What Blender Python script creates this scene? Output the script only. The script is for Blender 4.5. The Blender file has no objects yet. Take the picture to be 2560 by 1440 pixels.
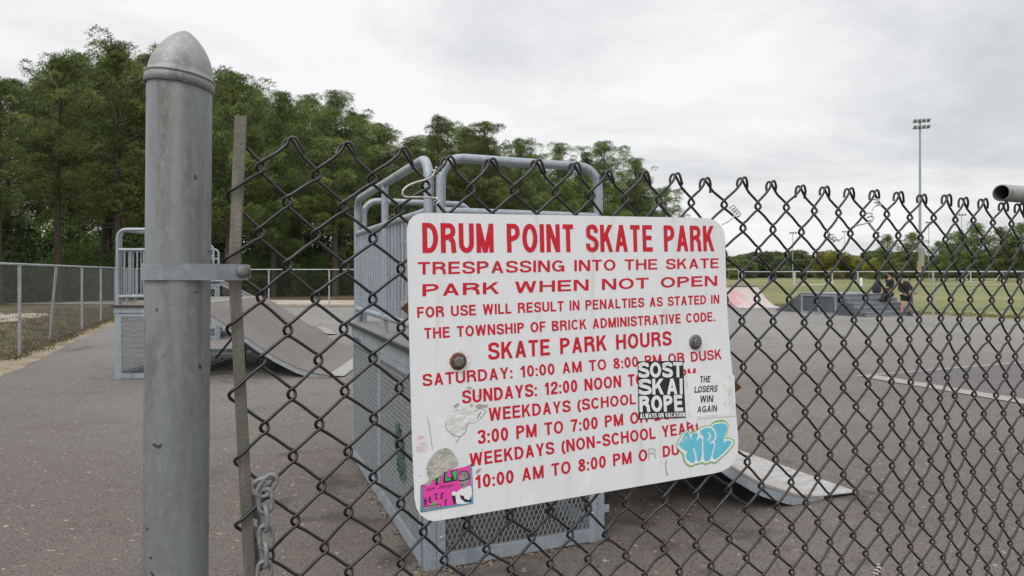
import bpy, math, random
import numpy as np
from mathutils import Vector, Matrix
R = math.radians
scene = bpy.context.scene
COL = scene.collection

# ---------------------------------------------------------------- camera, sky, sun, exposure
F, HY, CX, EYE = 1650.0, 680.0, 1280.0, 1.65          # focal length in photo pixels, horizon row, centre column, eye height
cam = bpy.data.cameras.new("camera"); cam_o = bpy.data.objects.new("camera", cam); COL.objects.link(cam_o)
cam.sensor_width = 36; cam.lens = 36 * F / 2560; cam.shift_y = -(720 - HY) / 2560
cam.clip_start = .02; cam.clip_end = 3000
cam_o.location = (0, 0, EYE); cam_o.rotation_euler = (R(90), 0, 0)
scene.camera = cam_o

SUN_EL, SUN_AZ = 48, 205           # high, behind the photographer's left
world = bpy.data.worlds.new("World"); scene.world = world; world.use_nodes = True
def build_world():
    nt = world.node_tree; N = nt.nodes; L = nt.links
    N.clear()
    out = N.new('ShaderNodeOutputWorld')
    sky = N.new('ShaderNodeTexSky'); sky.sky_type = 'NISHITA'; sky.sun_disc = False
    sky.sun_elevation = R(SUN_EL); sky.sun_rotation = R(SUN_AZ); sky.air_density = 1.5; sky.dust_density = 3
    b1 = N.new('ShaderNodeBackground'); b1.inputs[1].default_value = .1
    L.new(sky.outputs[0], b1.inputs[0])
    tc = N.new('ShaderNodeTexCoord')
    sep = N.new('ShaderNodeSeparateXYZ'); L.new(tc.outputs['Generated'], sep.inputs[0])
    def M(op, a, b=None, c=None):
        n = N.new('ShaderNodeMath'); n.operation = op
        for i, v in enumerate((a, b, c)):
            if v is None: continue
            if isinstance(v, (int, float)): n.inputs[i].default_value = v
            else: L.new(v, n.inputs[i])
        return n.outputs[0]
    z = M('MAXIMUM', sep.outputs[2], 0.0)
    den = M('ADD', z, .24)
    comb = N.new('ShaderNodeCombineXYZ')
    L.new(M('DIVIDE', sep.outputs[0], den), comb.inputs[0]); L.new(M('DIVIDE', sep.outputs[1], den), comb.inputs[1])
    n1 = N.new('ShaderNodeTexNoise'); n1.inputs['Scale'].default_value = 1.25; n1.inputs['Detail'].default_value = 8; n1.inputs['Roughness'].default_value = .60
    n1.inputs['Distortion'].default_value = .35
    mp = N.new('ShaderNodeMapping'); mp.inputs['Location'].default_value = (3.3, 1.2, 0); mp.inputs['Scale'].default_value = (.8, 1.0, 1)
    L.new(comb.outputs[0], mp.inputs[0]); L.new(mp.outputs[0], n1.inputs['Vector'])
    n2 = N.new('ShaderNodeTexNoise'); n2.inputs['Scale'].default_value = .22; n2.inputs['Detail'].default_value = 2
    L.new(mp.outputs[0], n2.inputs['Vector'])
    # the overcast is darker towards the right (east) and bright ahead
    grad = N.new('ShaderNodeMapRange'); grad.inputs[1].default_value = -.15; grad.inputs[2].default_value = .6
    grad.inputs[3].default_value = .11; grad.inputs[4].default_value = -.09
    L.new(sep.outputs[0], grad.inputs[0])
    s = M('ADD', M('ADD', M('MULTIPLY', n1.outputs[0], 1.15), M('MULTIPLY_ADD', n2.outputs[0], .45, -.255)), grad.outputs[0])
    cr = N.new('ShaderNodeValToRGB'); e = cr.color_ramp.elements
    e[0].position = .34; e[0].color = (.66, .68, .705, 1)
    e[1].position = .66; e[1].color = (.985, .985, .99, 1)
    m = cr.color_ramp.elements.new(.47); m.color = (.79, .80, .82, 1)
    m = cr.color_ramp.elements.new(.56); m.color = (.895, .90, .912, 1)
    L.new(s, cr.inputs[0])
    # an overcast sky is brighter overhead than low down
    br = N.new('ShaderNodeMapRange'); br.inputs[1].default_value = .38; br.inputs[2].default_value = .95
    br.inputs[3].default_value = 1.0; br.inputs[4].default_value = 2.1
    L.new(z, br.inputs[0])
    mul = N.new('ShaderNodeVectorMath'); mul.operation = 'SCALE'
    L.new(cr.outputs[0], mul.inputs[0]); L.new(br.outputs[0], mul.inputs['Scale'])
    b2 = N.new('ShaderNodeBackground'); b2.inputs[1].default_value = 1.0; L.new(mul.outputs[0], b2.inputs[0])
    mx = N.new('ShaderNodeMixShader'); mx.inputs[0].default_value = .94
    L.new(b1.outputs[0], mx.inputs[1]); L.new(b2.outputs[0], mx.inputs[2]); L.new(mx.outputs[0], out.inputs[0])
build_world()
sun = bpy.data.lights.new("sun", 'SUN'); sun.energy = 1.45; sun.angle = R(30); sun.color = (1, .97, .93)
sun_o = bpy.data.objects.new("sun", sun); COL.objects.link(sun_o)
sun_o.rotation_euler = Vector((math.sin(R(SUN_AZ)) * math.cos(R(SUN_EL)), math.cos(R(SUN_AZ)) * math.cos(R(SUN_EL)), math.sin(R(SUN_EL)))).to_track_quat('Z', 'Y').to_euler()
scene.view_settings.view_transform = 'Standard'; scene.view_settings.look = 'None'
scene.view_settings.exposure = 0.0; scene.view_settings.gamma = 1
scene.cycles.max_bounces = 6; scene.cycles.transparent_max_bounces = 8

# ---------------------------------------------------------------- helpers
WM = {}                                                # world matrices of parents
def V(*a): return Vector(a)
def at(px, py, y):                                     # photo pixel at depth y -> world point
    return V((px - CX) / F * y, y, EYE + (HY - py) / F * y)
def gnd(px, py):                                       # photo pixel of a point on the ground
    y = F * EYE / (py - HY); return V((px - CX) / F * y, y, 0)
def props(o, label=None, cat=None, group=None, kind=None):
    if label: o['label'] = label
    if cat: o['category'] = cat
    if group: o['group'] = group
    if kind: o['kind'] = kind
    return o
def empty(name, M, label=None, cat=None, group=None):
    if not isinstance(M, Matrix): M = Matrix.Translation(M)
    o = bpy.data.objects.new(name, None); COL.objects.link(o); o.matrix_world = M; o.empty_display_size = .1
    WM[o.name] = M.copy()
    return props(o, label, cat, group)
class MB:
    def __init__(s): s.v = []; s.f = []; s.sm = []
    def add(s, vs, fs, smooth=False):
        b = len(s.v); s.v.extend(Vector(v) for v in vs)
        for f in fs: s.f.append(tuple(i + b for i in f)); s.sm.append(smooth)
    def box(s, o, ax, ay, az):                          # corner + three edge vectors
        o, ax, ay, az = map(Vector, (o, ax, ay, az))
        if ax.cross(ay).dot(az) < 0: ax, ay = ay, ax
        p = [o, o + ax, o + ax + ay, o + ay]; p += [q + az for q in p]
        s.add(p, [(3, 2, 1, 0), (4, 5, 6, 7), (0, 1, 5, 4), (1, 2, 6, 5), (2, 3, 7, 6), (3, 0, 4, 7)])
    def bar(s, a, b, w, d, up=(0, 0, 1)):               # straight bar of section w x d
        a, b = Vector(a), Vector(b); t = (b - a).normalized(); u = Vector(up)
        x = t.cross(u)
        if x.length < 1e-5: x = t.cross(V(1, 0, 0))
        x.normalize(); y = x.cross(t).normalized()
        s.box(a - x * w / 2 - y * d / 2, x * w, y * d, b - a)
    def tube(s, pts, r, n=8, caps=True, closed=False, smooth=True):
        pts = [Vector(p) for p in pts]; m = len(pts)
        rr = r if isinstance(r, (list, tuple)) else [r] * m
        tan = []
        for i in range(m):
            a = pts[(i - 1) % m] if (closed or i) else pts[0]
            b = pts[(i + 1) % m] if (closed or i < m - 1) else pts[-1]
            t = (b - a)
            tan.append(t.normalized() if t.length > 1e-9 else V(0, 0, 1))
        x = tan[0].orthogonal().normalized(); rings = []
        for i in range(m):
            t = tan[i]; x = (x - t * x.dot(t))
            x = x.normalized() if x.length > 1e-6 else t.orthogonal().normalized()
            y = t.cross(x)
            rings.append([pts[i] + (x * math.cos(6.2831853 * k / n) + y * math.sin(6.2831853 * k / n)) * rr[i] for k in range(n)])
        fs = []
        for i in range(m if closed else m - 1):
            a = i * n; b = ((i + 1) % m) * n
            for k in range(n): fs.append((a + k, a + (k + 1) % n, b + (k + 1) % n, b + k))
        s.add([p for q in rings for p in q], fs, smooth)
        if caps and not closed:
            s.add(rings[0], [tuple(range(n))[::-1]]); s.add(rings[-1], [tuple(range(n))])
    def lathe(s, o, axis, prof, n=32, smooth=True):     # prof: (radius, height)
        o, ax = Vector(o), Vector(axis).normalized(); x = ax.orthogonal().normalized(); y = ax.cross(x)
        vs = [o + ax * h + (x * math.cos(6.2831853 * k / n) + y * math.sin(6.2831853 * k / n)) * r for r, h in prof for k in range(n)]
        s.add(vs, [(i * n + k, i * n + (k + 1) % n, (i + 1) * n + (k + 1) % n, (i + 1) * n + k) for i in range(len(prof) - 1) for k in range(n)], smooth)
    def poly(s, pts): s.add(pts, [tuple(range(len(pts)))])
    def prism(s, pts, d):                               # polygon extruded along vector d
        pts = [Vector(p) for p in pts]; d = Vector(d); n = len(pts)
        s.add(pts + [p + d for p in pts], [tuple(range(n)), tuple(range(2 * n - 1, n - 1, -1))] + [(i, i + n, (i + 1) % n + n, (i + 1) % n) for i in range(n)])
    def ball(s, c, rx, ry=None, rz=None, n=12, m=8):
        c = Vector(c); ry = ry or rx; rz = rz or rx; vs = []
        for i in range(m + 1):
            a = math.pi * i / m
            for k in range(n):
                b = 6.2831853 * k / n; vs.append(c + V(rx * math.sin(a) * math.cos(b), ry * math.sin(a) * math.sin(b), rz * math.cos(a)))
        s.add(vs, [(i * n + k, (i + 1) * n + k, (i + 1) * n + (k + 1) % n, i * n + (k + 1) % n) for i in range(m) for k in range(n)], True)
    def mesh(s, name, inv=None):
        me = bpy.data.meshes.new(name)
        vs = [inv @ v for v in s.v] if inv is not None else s.v
        me.from_pydata([tuple(v) for v in vs], [], s.f); me.polygons.foreach_set('use_smooth', s.sm); me.update()
        return me
    def build(s, name, mat, parent=None, fix=False):
        inv = WM[parent.name].inverted() if parent is not None else None
        me = s.mesh(name, inv); me.materials.append(mat)
        o = bpy.data.objects.new(name, me); COL.objects.link(o)
        if parent is not None: o.parent = parent; WM[o.name] = WM[parent.name].copy()
        else: WM[o.name] = Matrix()
        if fix:
            import bmesh
            bm = bmesh.new(); bm.from_mesh(me); bmesh.ops.recalc_face_normals(bm, faces=bm.faces); bm.to_mesh(me); bm.free()
        return o
def copy_tree(o, parent=None):
    c = o.copy(); COL.objects.link(c)
    if parent is not None: c.parent = parent
    WM[c.name] = WM.get(o.name, Matrix()).copy()
    for ch in list(o.children): copy_tree(ch, c)
    return c
def fillet(pts, r, n=6):
    pts = [Vector(p) for p in pts]; out = [pts[0]]
    for i in range(1, len(pts) - 1):
        a, b, c = pts[i - 1], pts[i], pts[i + 1]
        u, w = (a - b).normalized(), (c - b).normalized(); ang = u.angle(w)
        if ang > 3.1: out.append(b); continue
        d = min(r / math.tan(ang / 2), (a - b).length * .49, (c - b).length * .49); rr = d * math.tan(ang / 2)
        o = b + (u + w).normalized() * rr / math.sin(ang / 2); s, e = b + u * d - o, b + w * d - o
        tot = s.angle(e); axn = s.cross(e).normalized()
        for k in range(n + 1): out.append(o + Matrix.Rotation(tot * k / n, 3, axn) @ s)
    out.append(pts[-1]); return out
def spline(pts, k=4):
    P = [Vector(p) for p in pts]; P = [P[0] * 2 - P[1]] + P + [P[-1] * 2 - P[-2]]; out = []
    for i in range(1, len(P) - 2):
        a, b, c, d = P[i - 1:i + 3]
        for j in range(k):
            t = j / k
            out.append(.5 * ((2 * b) + (c - a) * t + (2 * a - 5 * b + 4 * c - d) * t * t + (3 * b - a - 3 * c + d) * t ** 3))
    out.append(P[-2]); return out
def lerp(a, b, t): return a + (b - a) * t
def table(x, T):
    for (x0, y0), (x1, y1) in zip(T, T[1:]):
        if x <= x1: return lerp(y0, y1, (x - x0) / (x1 - x0))
    return T[-1][1]

# ---------------------------------------------------------------- materials
def mat(name, col, rough=.6, metal=0, bump=0, bscale=50, noise=None, spec=.5, extra=None, objvar=0):
    """noise: list of (scale, colour, low, high, detail, stretch xyz) layers mixed over the base colour"""
    m = bpy.data.materials.new(name); m.use_nodes = True; nt = m.node_tree; N = nt.nodes; L = nt.links
    b = N['Principled BSDF']; b.inputs['Roughness'].default_value = rough; b.inputs['Metallic'].default_value = metal
    b.inputs['Specular IOR Level'].default_value = spec
    tc = N.new('ShaderNodeTexCoord'); src = None
    for (sc, c, lo, hi, det, st) in (noise or []):
        mp = N.new('ShaderNodeMapping'); mp.inputs['Scale'].default_value = st; L.new(tc.outputs['Object'], mp.inputs[0])
        n = N.new('ShaderNodeTexNoise'); n.inputs['Scale'].default_value = sc; n.inputs['Detail'].default_value = det; n.inputs['Roughness'].default_value = .6
        L.new(mp.outputs[0], n.inputs['Vector'])
        r = N.new('ShaderNodeMapRange'); r.inputs[1].default_value = lo; r.inputs[2].default_value = hi; L.new(n.outputs[0], r.inputs[0])
        mx = N.new('ShaderNodeMix'); mx.data_type = 'RGBA'; L.new(r.outputs[0], mx.inputs[0])
        if src is None: mx.inputs[6].default_value = (*col, 1)
        else: L.new(src, mx.inputs[6])
        mx.inputs[7].default_value = (*c, 1); src = mx.outputs[2]
    if objvar:
        oi = N.new('ShaderNodeObjectInfo'); hs = N.new('ShaderNodeHueSaturation')
        r = N.new('ShaderNodeMapRange'); r.inputs[3].default_value = 1 - objvar; r.inputs[4].default_value = 1 + objvar; L.new(oi.outputs['Random'], r.inputs[0])
        L.new(r.outputs[0], hs.inputs['Value'])
        if src is not None: L.new(src, hs.inputs['Color'])
        else: hs.inputs['Color'].default_value = (*col, 1)
        src = hs.outputs[0]
    if src is not None: L.new(src, b.inputs['Base Color'])
    else: b.inputs['Base Color'].default_value = (*col, 1)
    if bump:
        n = N.new('ShaderNodeTexNoise'); n.inputs['Scale'].default_value = bscale; n.inputs['Detail'].default_value = 4; L.new(tc.outputs['Object'], n.inputs['Vector'])
        bp = N.new('ShaderNodeBump'); bp.inputs['Strength'].default_value = bump; bp.inputs['Distance'].default_value = .01
        L.new(n.outputs[0], bp.inputs['Height']); L.new(bp.outputs[0], b.inputs['Normal'])
    if extra: extra(nt, b, tc)
    return m
U1 = (1, 1, 1)
MT = {}
def browned(nt, b, tc):                                 # stained browner near the gate; grazing reflection also painted in as greyer far asphalt
    N, L = nt.nodes, nt.links
    sp = N.new('ShaderNodeSeparateXYZ'); L.new(tc.outputs['Object'], sp.inputs[0])
    n = N.new('ShaderNodeTexNoise'); n.inputs['Scale'].default_value = .4; n.inputs['Detail'].default_value = 6; L.new(tc.outputs['Object'], n.inputs['Vector'])
    a = N.new('ShaderNodeMath'); a.operation = 'MULTIPLY_ADD'; L.new(n.outputs[0], a.inputs[0]); a.inputs[1].default_value = 9; L.new(sp.outputs[1], a.inputs[2])
    r = N.new('ShaderNodeMapRange'); r.inputs[1].default_value = 9.5; r.inputs[2].default_value = 25; r.inputs[3].default_value = 1.0; r.inputs[4].default_value = 0; L.new(a.outputs[0], r.inputs[0])
    old = b.inputs['Base Color'].links[0].from_socket
    mx = N.new('ShaderNodeMix'); mx.data_type = 'RGBA'; mx.blend_type = 'MULTIPLY'; L.new(r.outputs[0], mx.inputs[0]); L.new(old, mx.inputs[6]); mx.inputs[7].default_value = (.56, .505, .462, 1)
    L.new(mx.outputs[2], b.inputs['Base Color'])
MT['asphalt'] = mat('asphalt', (.192, .185, .176), .88, bump=.9, bscale=95, noise=[
    (.30, (.225, .218, .206), .42, .66, 5, U1), (2.2, (.160, .150, .142), .50, .72, 4, U1), (.11, (.150, .142, .134), .52, .62, 4, U1),
    (4.5, (.235, .222, .205), .56, .72, 5, U1), (70, (.31, .292, .272), .53, .68, 2, U1), (62, (.072, .065, .060), .545, .68, 2, U1), (21, (.50, .475, .44), .715, .735, 1, U1), (.9, (.10, .09, .083), .64, .74, 6, (1, .35, 1))], extra=browned)
MT['court'] = mat('court asphalt', (.100, .092, .088), .9, bump=.6, bscale=95, noise=[
    (.6, (.118, .107, .104), .4, .65, 5, U1), (60, (.16, .15, .145), .56, .68, 3, U1), (85, (.06, .055, .052), .58, .68, 3, U1)])
MT['line_white'] = mat('white line paint', (.34, .33, .315), .8, noise=[(9, (.21, .20, .19), .47, .64, 6, U1), (50, (.30, .29, .28), .5, .68, 3, U1)])
MT['line_tan'] = mat('faded tan line', (.31, .275, .235), .85, noise=[(9, (.19, .175, .16), .48, .68, 6, U1), (60, (.25, .23, .2), .5, .7, 3, U1)])
MT['stain'] = mat('white stain', (.34, .33, .32), .85, noise=[(11, (.125, .112, .104), .42, .55, 6, U1), (45, (.12, .108, .10), .46, .60, 3, U1)])
MT['needles'] = mat('pine needle litter', (.27, .215, .150), .95, bump=.8, bscale=60, noise=[
    (1.3, (.19, .142, .095), .45, .65, 5, U1), (14, (.36, .31, .23), .55, .72, 4, U1), (.8, (.13, .135, .05), .62, .75, 4, U1)])
MT['forest'] = mat('leaf litter', (.082, .055, .034), .95, bump=.8, bscale=30, noise=[(.5, (.12, .078, .045), .45, .65, 5, U1), (1.3, (.045, .055, .02), .6, .72, 4, U1)])
MT['verge'] = mat('dry grass', (.115, .097, .045), .95, bump=.9, bscale=40, noise=[(.35, (.075, .072, .028), .45, .6, 5, (1, .5, 1)), (1.7, (.17, .14, .075), .5, .68, 5, U1), (.22, (.27, .22, .15), .60, .70, 5, (.5, 1, 1)), (7, (.2, .17, .09), .55, .75, 5, U1)])
MT['sand'] = mat('pale sand', (.47, .42, .35), .95, noise=[(.5, (.32, .26, .19), .45, .65, 5, U1), (3, (.2, .17, .1), .62, .72, 4, U1)])
MT['field'] = mat('mown grass', (.135, .155, .048), .95, bump=.6, bscale=12, noise=[
    (.05, (.215, .195, .08), .44, .58, 4, (.25, 1.3, 1)), (.16, (.085, .122, .034), .50, .64, 4, (.3, 1.2, 1)), (2.5, (.16, .17, .06), .55, .75, 4, U1)])
MT['dry_field'] = mat('straw coloured grass', (.235, .195, .090), .95, bump=.8, bscale=20, noise=[(.4, (.15, .16, .05), .48, .64, 5, U1), (5, (.32, .27, .15), .55, .72, 4, U1)])
GALV = [(38, (.32, .365, .40), .42, .62, 3, U1), (6, (.205, .24, .265), .50, .68, 4, (1, 1, .35)), (130, (.38, .42, .45), .58, .7, 2, U1), (3, (.36, .385, .40), .60, .75, 4, (1, 1, .5))]
MT['galv'] = mat('galvanised steel', (.265, .305, .335), .5, .35, bump=.06, bscale=90, noise=GALV)
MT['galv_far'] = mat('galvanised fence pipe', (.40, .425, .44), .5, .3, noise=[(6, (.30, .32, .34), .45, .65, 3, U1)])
MT['wire_far'] = mat('galvanised fence wire', (.12, .12, .115), .6, .3)
def streaks(nt, b, tc):                                 # white oxide patches on the gate post
    pass
MT['mesh_steel'] = mat('grey expanded steel', (.20, .218, .23), .55, .35, noise=[(20, (.25, .268, .28), .45, .65, 3, U1)])
MT['post'] = mat('weathered post steel', (.175, .188, .193), .55, .3, bump=.05, bscale=120, noise=[
    (12, (.225, .245, .255), .40, .62, 6, (1, 1, .22)), (24, (.150, .137, .124), .50, .68, 6, (1, 1, .09)), (40, (.25, .265, .275), .53, .72, 5, (1, 1, .05)), (7, (.122, .110, .098), .54, .68, 6, (1, 1, .35)), (110, (.24, .255, .26), .48, .78, 3, (1, 1, .5)),
    (90, (.13, .13, .128), .66, .78, 3, U1), (17, (.46, .50, .55), .675, .75, 9, (1, 1, .45)), (55, (.055, .055, .055), .74, .76, 1, U1)])
MT['cap'] = mat('cast aluminium', (.27, .272, .272), .55, .3, bump=.04, bscale=300, noise=[(20, (.185, .182, .178), .46, .64, 6, (1, 1, .6)), (170, (.33, .332, .332), .52, .68, 3, U1)])
MT['band'] = mat('pressed steel band', (.215, .245, .265), .48, .35, bump=.08, bscale=250, noise=[(60, (.27, .30, .32), .45, .65, 4, U1), (14, (.165, .185, .195), .56, .7, 4, U1)])
MT['bolt'] = mat('dull bolt', (.14, .138, .135), .55, .4, bump=.2, bscale=400, noise=[(90, (.20, .185, .17), .5, .68, 3, U1)])
MT['bar'] = mat('rust stained bar', (.150, .142, .122), .55, .35, bump=.15, bscale=200, noise=[
    (90, (.125, .088, .058), .55, .70, 5, (1, 1, .04)), (120, (.21, .198, .17), .52, .68, 4, (1, 1, .06)), (5, (.125, .13, .10), .5, .62, 4, U1)])
MT['vinyl'] = mat('black vinyl coated wire', (.0135, .0133, .0148), .35, 0, spec=.5, noise=[(25, (.020, .0195, .021), .50, .70, 3, U1), (60, (.085, .083, .08), .73, .77, 2, U1)])
MT['tie'] = mat('aluminium tie wire', (.50, .49, .46), .42, .5, noise=[(120, (.34, .32, .29), .5, .68, 3, U1)])
MT['chain'] = mat('galvanised chain', (.205, .21, .215), .62, .3, bump=.25, bscale=350, noise=[(150, (.28, .28, .285), .5, .65, 3, U1), (40, (.16, .15, .14), .55, .7, 4, U1)])
MT['pipe'] = mat('grey pipe', (.27, .275, .275), .6, .3, bump=.15, bscale=200, noise=[(50, (.19, .18, .165), .45, .66, 5, U1), (140, (.36, .36, .36), .56, .68, 3, U1)])
MT['dark_in'] = mat('pipe bore', (.10, .095, .088), .8, .2, noise=[(60, (.06, .055, .05), .45, .65, 3, U1)])
MT['rust'] = mat('rusty steel', (.150, .060, .035), .85, .2, bump=.4, bscale=400, noise=[(120, (.235, .105, .055), .48, .66, 4, U1), (60, (.07, .035, .028), .56, .7, 4, U1)])
MT['deck'] = mat('ramp deck sheet', (.165, .148, .138), .55, bump=.10, bscale=150, noise=[(1.2, (.21, .19, .176), .42, .66, 5, U1), (5, (.12, .108, .10), .54, .72, 5, (.4, 2, 1)), (60, (.28, .26, .245), .58, .7, 3, U1)])
MT['ramp'] = mat('ramp riding sheet', (.122, .106, .096), .6, bump=.08, bscale=150, noise=[(1.0, (.152, .134, .122), .42, .66, 5, U1), (6, (.115, .10, .092), .53, .72, 5, (.3, 3, 1)), (70, (.22, .20, .185), .58, .7, 3, U1), (2.2, (.21, .19, .178), .64, .76, 5, (.2, 2, 1)), (9, (.06, .055, .052), .64, .70, 4, (.12, 2.5, 1))])
MT['ramp_sheen'] = mat('riding sheet with painted sheen', (.275, .255, .238), .5, bump=.08, bscale=150, noise=[(1.0, (.33, .31, .29), .42, .66, 5, U1), (6, (.20, .182, .168), .55, .74, 5, (.3, 3, 1)), (70, (.35, .33, .31), .58, .7, 3, U1)])  # paler copy of the ramp sheet, grazing sky reflection put into its colour
MT['kick'] = mat('worn steel kick plate', (.37, .36, .345), .45, .4, noise=[(3, (.28, .265, .25), .45, .65, 5, (1, 4, 1)), (30, (.55, .54, .52), .55, .7, 3, U1)])
MT['rim'] = mat('black rubber edge', (.02, .02, .024), .7)
MT['shaded_steel'] = mat('shaded brace steel', (.06, .062, .066), .7, .2)  # brace colour darkened to carry the shade under the ramps
MT['pink'] = mat('pink scrawled ramp sheet', (.44, .38, .36), .6, noise=[(1.1, (.47, .25, .28), .50, .60, 5, (1, 1, 1.6)), (4, (.38, .34, .32), .55, .72, 4, U1)])
MT['box_dark'] = mat('dark painted steel', (.085, .098, .108), .6, .25, noise=[(3, (.115, .13, .142), .45, .65, 5, U1), (11, (.055, .062, .07), .55, .7, 4, U1)])
MT['box_top'] = mat('scuffed steel sheet', (.21, .235, .255), .5, .3, noise=[(2, (.15, .17, .185), .45, .65, 5, (.3, 3, 1)), (14, (.27, .29, .31), .58, .7, 4, U1)])
MT['green_paint'] = mat('green spray paint', (.022, .095, .05), .7, noise=[(20, (.10, .14, .12), .42, .62, 4, U1)])
def speck(nt, b, tc):                                   # faint honeycomb of the reflective sheeting, with grey weathering
    N, L = nt.nodes, nt.links
    vo = N.new('ShaderNodeTexVoronoi'); vo.feature = 'DISTANCE_TO_EDGE'; vo.inputs['Scale'].default_value = 210; vo.inputs['Randomness'].default_value = .12
    L.new(tc.outputs['Object'], vo.inputs['Vector'])
    r = N.new('ShaderNodeMapRange'); r.inputs[1].default_value = .02; r.inputs[2].default_value = .12; r.inputs[3].default_value = .16; r.inputs[4].default_value = 0
    L.new(vo.outputs[0], r.inputs[0])
    old = b.inputs['Base Color'].links[0].from_socket
    mx = N.new('ShaderNodeMix'); mx.data_type = 'RGBA'; L.new(r.outputs[0], mx.inputs[0]); L.new(old, mx.inputs[6]); mx.inputs[7].default_value = (.50, .53, .56, 1)
    L.new(mx.outputs[2], b.inputs['Base Color'])
MT['sign'] = mat('white reflective sheeting', (.76, .775, .80), .42, 0, spec=.4, noise=[(3.5, (.71, .725, .745), .42, .66, 5, (1, 1, .3)), (24, (.80, .81, .82), .55, .7, 3, U1), (42, (.66, .665, .66), .56, .74, 5, (1, 1, .05)), (9, (.60, .60, .56), .67, .77, 6, (1, 1, .5)), (130, (.55, .55, .54), .73, .77, 2, U1)], extra=speck)
MT['sign_edge'] = mat('bare sign aluminium', (.42, .41, .38), .5, .5)
MT['red'] = mat('red sign vinyl', (.57, .016, .034), .5, spec=.3, noise=[(30, (.48, .028, .04), .5, .7, 3, U1), (90, (.42, .06, .06), .70, .76, 2, U1)])
MT['ghost'] = mat('bare letter ghost', (.50, .50, .49), .6)
MT['st_black'] = mat('black sticker', (.020, .020, .024), .45)
MT['st_white'] = mat('white sticker', (.80, .80, .81), .5, noise=[(30, (.75, .75, .76), .45, .65, 3, U1)])
MT['st_ink'] = mat('black lettering', (.016, .022, .030), .5)
MT['st_blue'] = mat('sky blue sticker ink', (.125, .50, .66), .5, noise=[(60, (.145, .54, .69), .45, .65, 3, U1)])
MT['st_green'] = mat('lime sticker edge', (.16, .43, .045), .5)
MT['st_pink'] = mat('hot pink sticker', (.78, .060, .39), .5, noise=[(40, (.70, .05, .35), .5, .7, 3, U1)])
MT['st_gr'] = mat('bright green ink', (.05, .47, .11), .5)
MT['st_grey'] = mat('grey ink', (.22, .215, .20), .6, noise=[(160, (.34, .33, .32), .45, .6, 3, U1)])
MT['st_pale'] = mat('faded pink lettering', (.70, .45, .46), .6, noise=[(120, (.68, .56, .57), .42, .6, 3, U1)])
MT['paper'] = mat('weathered sticker backing', (.37, .36, .315), .9, bump=.4, bscale=200, noise=[(38, (.48, .475, .43), .42, .62, 6, U1), (26, (.22, .21, .155), .58, .74, 6, (1, 1, 2))])
MT['paper_white'] = mat('peeled white paper', (.70, .70, .69), .85, bump=.4, bscale=100, noise=[(40, (.63, .62, .60), .48, .65, 5, U1)])
MT['smudge'] = mat('glue smudge', (.60, .60, .57), .8, noise=[(60, (.76, .77, .78), .36, .54, 6, U1)])
MT['scratch'] = mat('dark scratch', (.16, .155, .15), .8)
MT['skin'] = mat('skin', (.42, .25, .18), .6)
MT['hair'] = mat('black hair', (.012, .011, .012), .7)
MT['hoodie'] = mat('black cotton', (.013, .013, .015), .9, bump=.3, bscale=30)
MT['shorts'] = mat('dark shorts', (.010, .010, .013), .85)
MT['shoe'] = mat('white shoe', (.62, .61, .60), .7)
MT['bag'] = mat('dark nylon', (.022, .022, .026), .8, bump=.3, bscale=40)
MT['scoot'] = mat('purple anodised bar', (.24, .14, .25), .4, .5)
MT['bark'] = mat('pine bark', (.060, .046, .037), .95, bump=.8, bscale=14, noise=[(5, (.092, .070, .056), .45, .65, 5, (1, 1, .25)), (16, (.05, .04, .034), .5, .7, 4, (1, 1, .3))])
MT['pole'] = mat('galvanised mast', (.32, .36, .39), .55, .35)
MT['wood_post'] = mat('tan timber', (.36, .255, .14), .85, noise=[(3, (.28, .19, .10), .45, .65, 4, (1, 1, .2))])
MT['white_pipe'] = mat('white goal pipe', (.74, .74, .74), .5)
MT['lamp'] = mat('lamp housing', (.27, .28, .27), .5, .2)
MT['blue_bin'] = mat('blue plastic', (.06, .16, .42), .5)
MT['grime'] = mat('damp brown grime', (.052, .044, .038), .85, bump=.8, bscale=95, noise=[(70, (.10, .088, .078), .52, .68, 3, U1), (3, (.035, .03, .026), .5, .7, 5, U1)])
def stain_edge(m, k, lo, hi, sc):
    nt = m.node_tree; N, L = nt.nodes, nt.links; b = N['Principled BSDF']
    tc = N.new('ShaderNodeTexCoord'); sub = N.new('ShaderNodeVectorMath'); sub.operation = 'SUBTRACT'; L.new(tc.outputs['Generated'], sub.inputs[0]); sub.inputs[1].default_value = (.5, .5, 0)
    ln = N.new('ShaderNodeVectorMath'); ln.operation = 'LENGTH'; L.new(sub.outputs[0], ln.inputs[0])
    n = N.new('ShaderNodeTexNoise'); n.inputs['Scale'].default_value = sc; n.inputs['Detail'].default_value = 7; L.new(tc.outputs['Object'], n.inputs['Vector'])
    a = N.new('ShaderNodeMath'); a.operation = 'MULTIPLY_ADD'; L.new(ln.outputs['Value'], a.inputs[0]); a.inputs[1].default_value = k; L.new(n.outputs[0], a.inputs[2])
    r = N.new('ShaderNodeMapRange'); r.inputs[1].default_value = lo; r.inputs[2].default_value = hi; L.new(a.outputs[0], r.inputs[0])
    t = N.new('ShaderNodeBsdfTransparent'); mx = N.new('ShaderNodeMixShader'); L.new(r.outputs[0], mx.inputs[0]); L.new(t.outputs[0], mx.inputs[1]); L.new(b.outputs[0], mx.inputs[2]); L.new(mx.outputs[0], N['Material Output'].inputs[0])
stain_edge(MT['stain'], -.8, .12, .30, 13); stain_edge(MT['grime'], -.75, .10, .46, 2.6)
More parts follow.
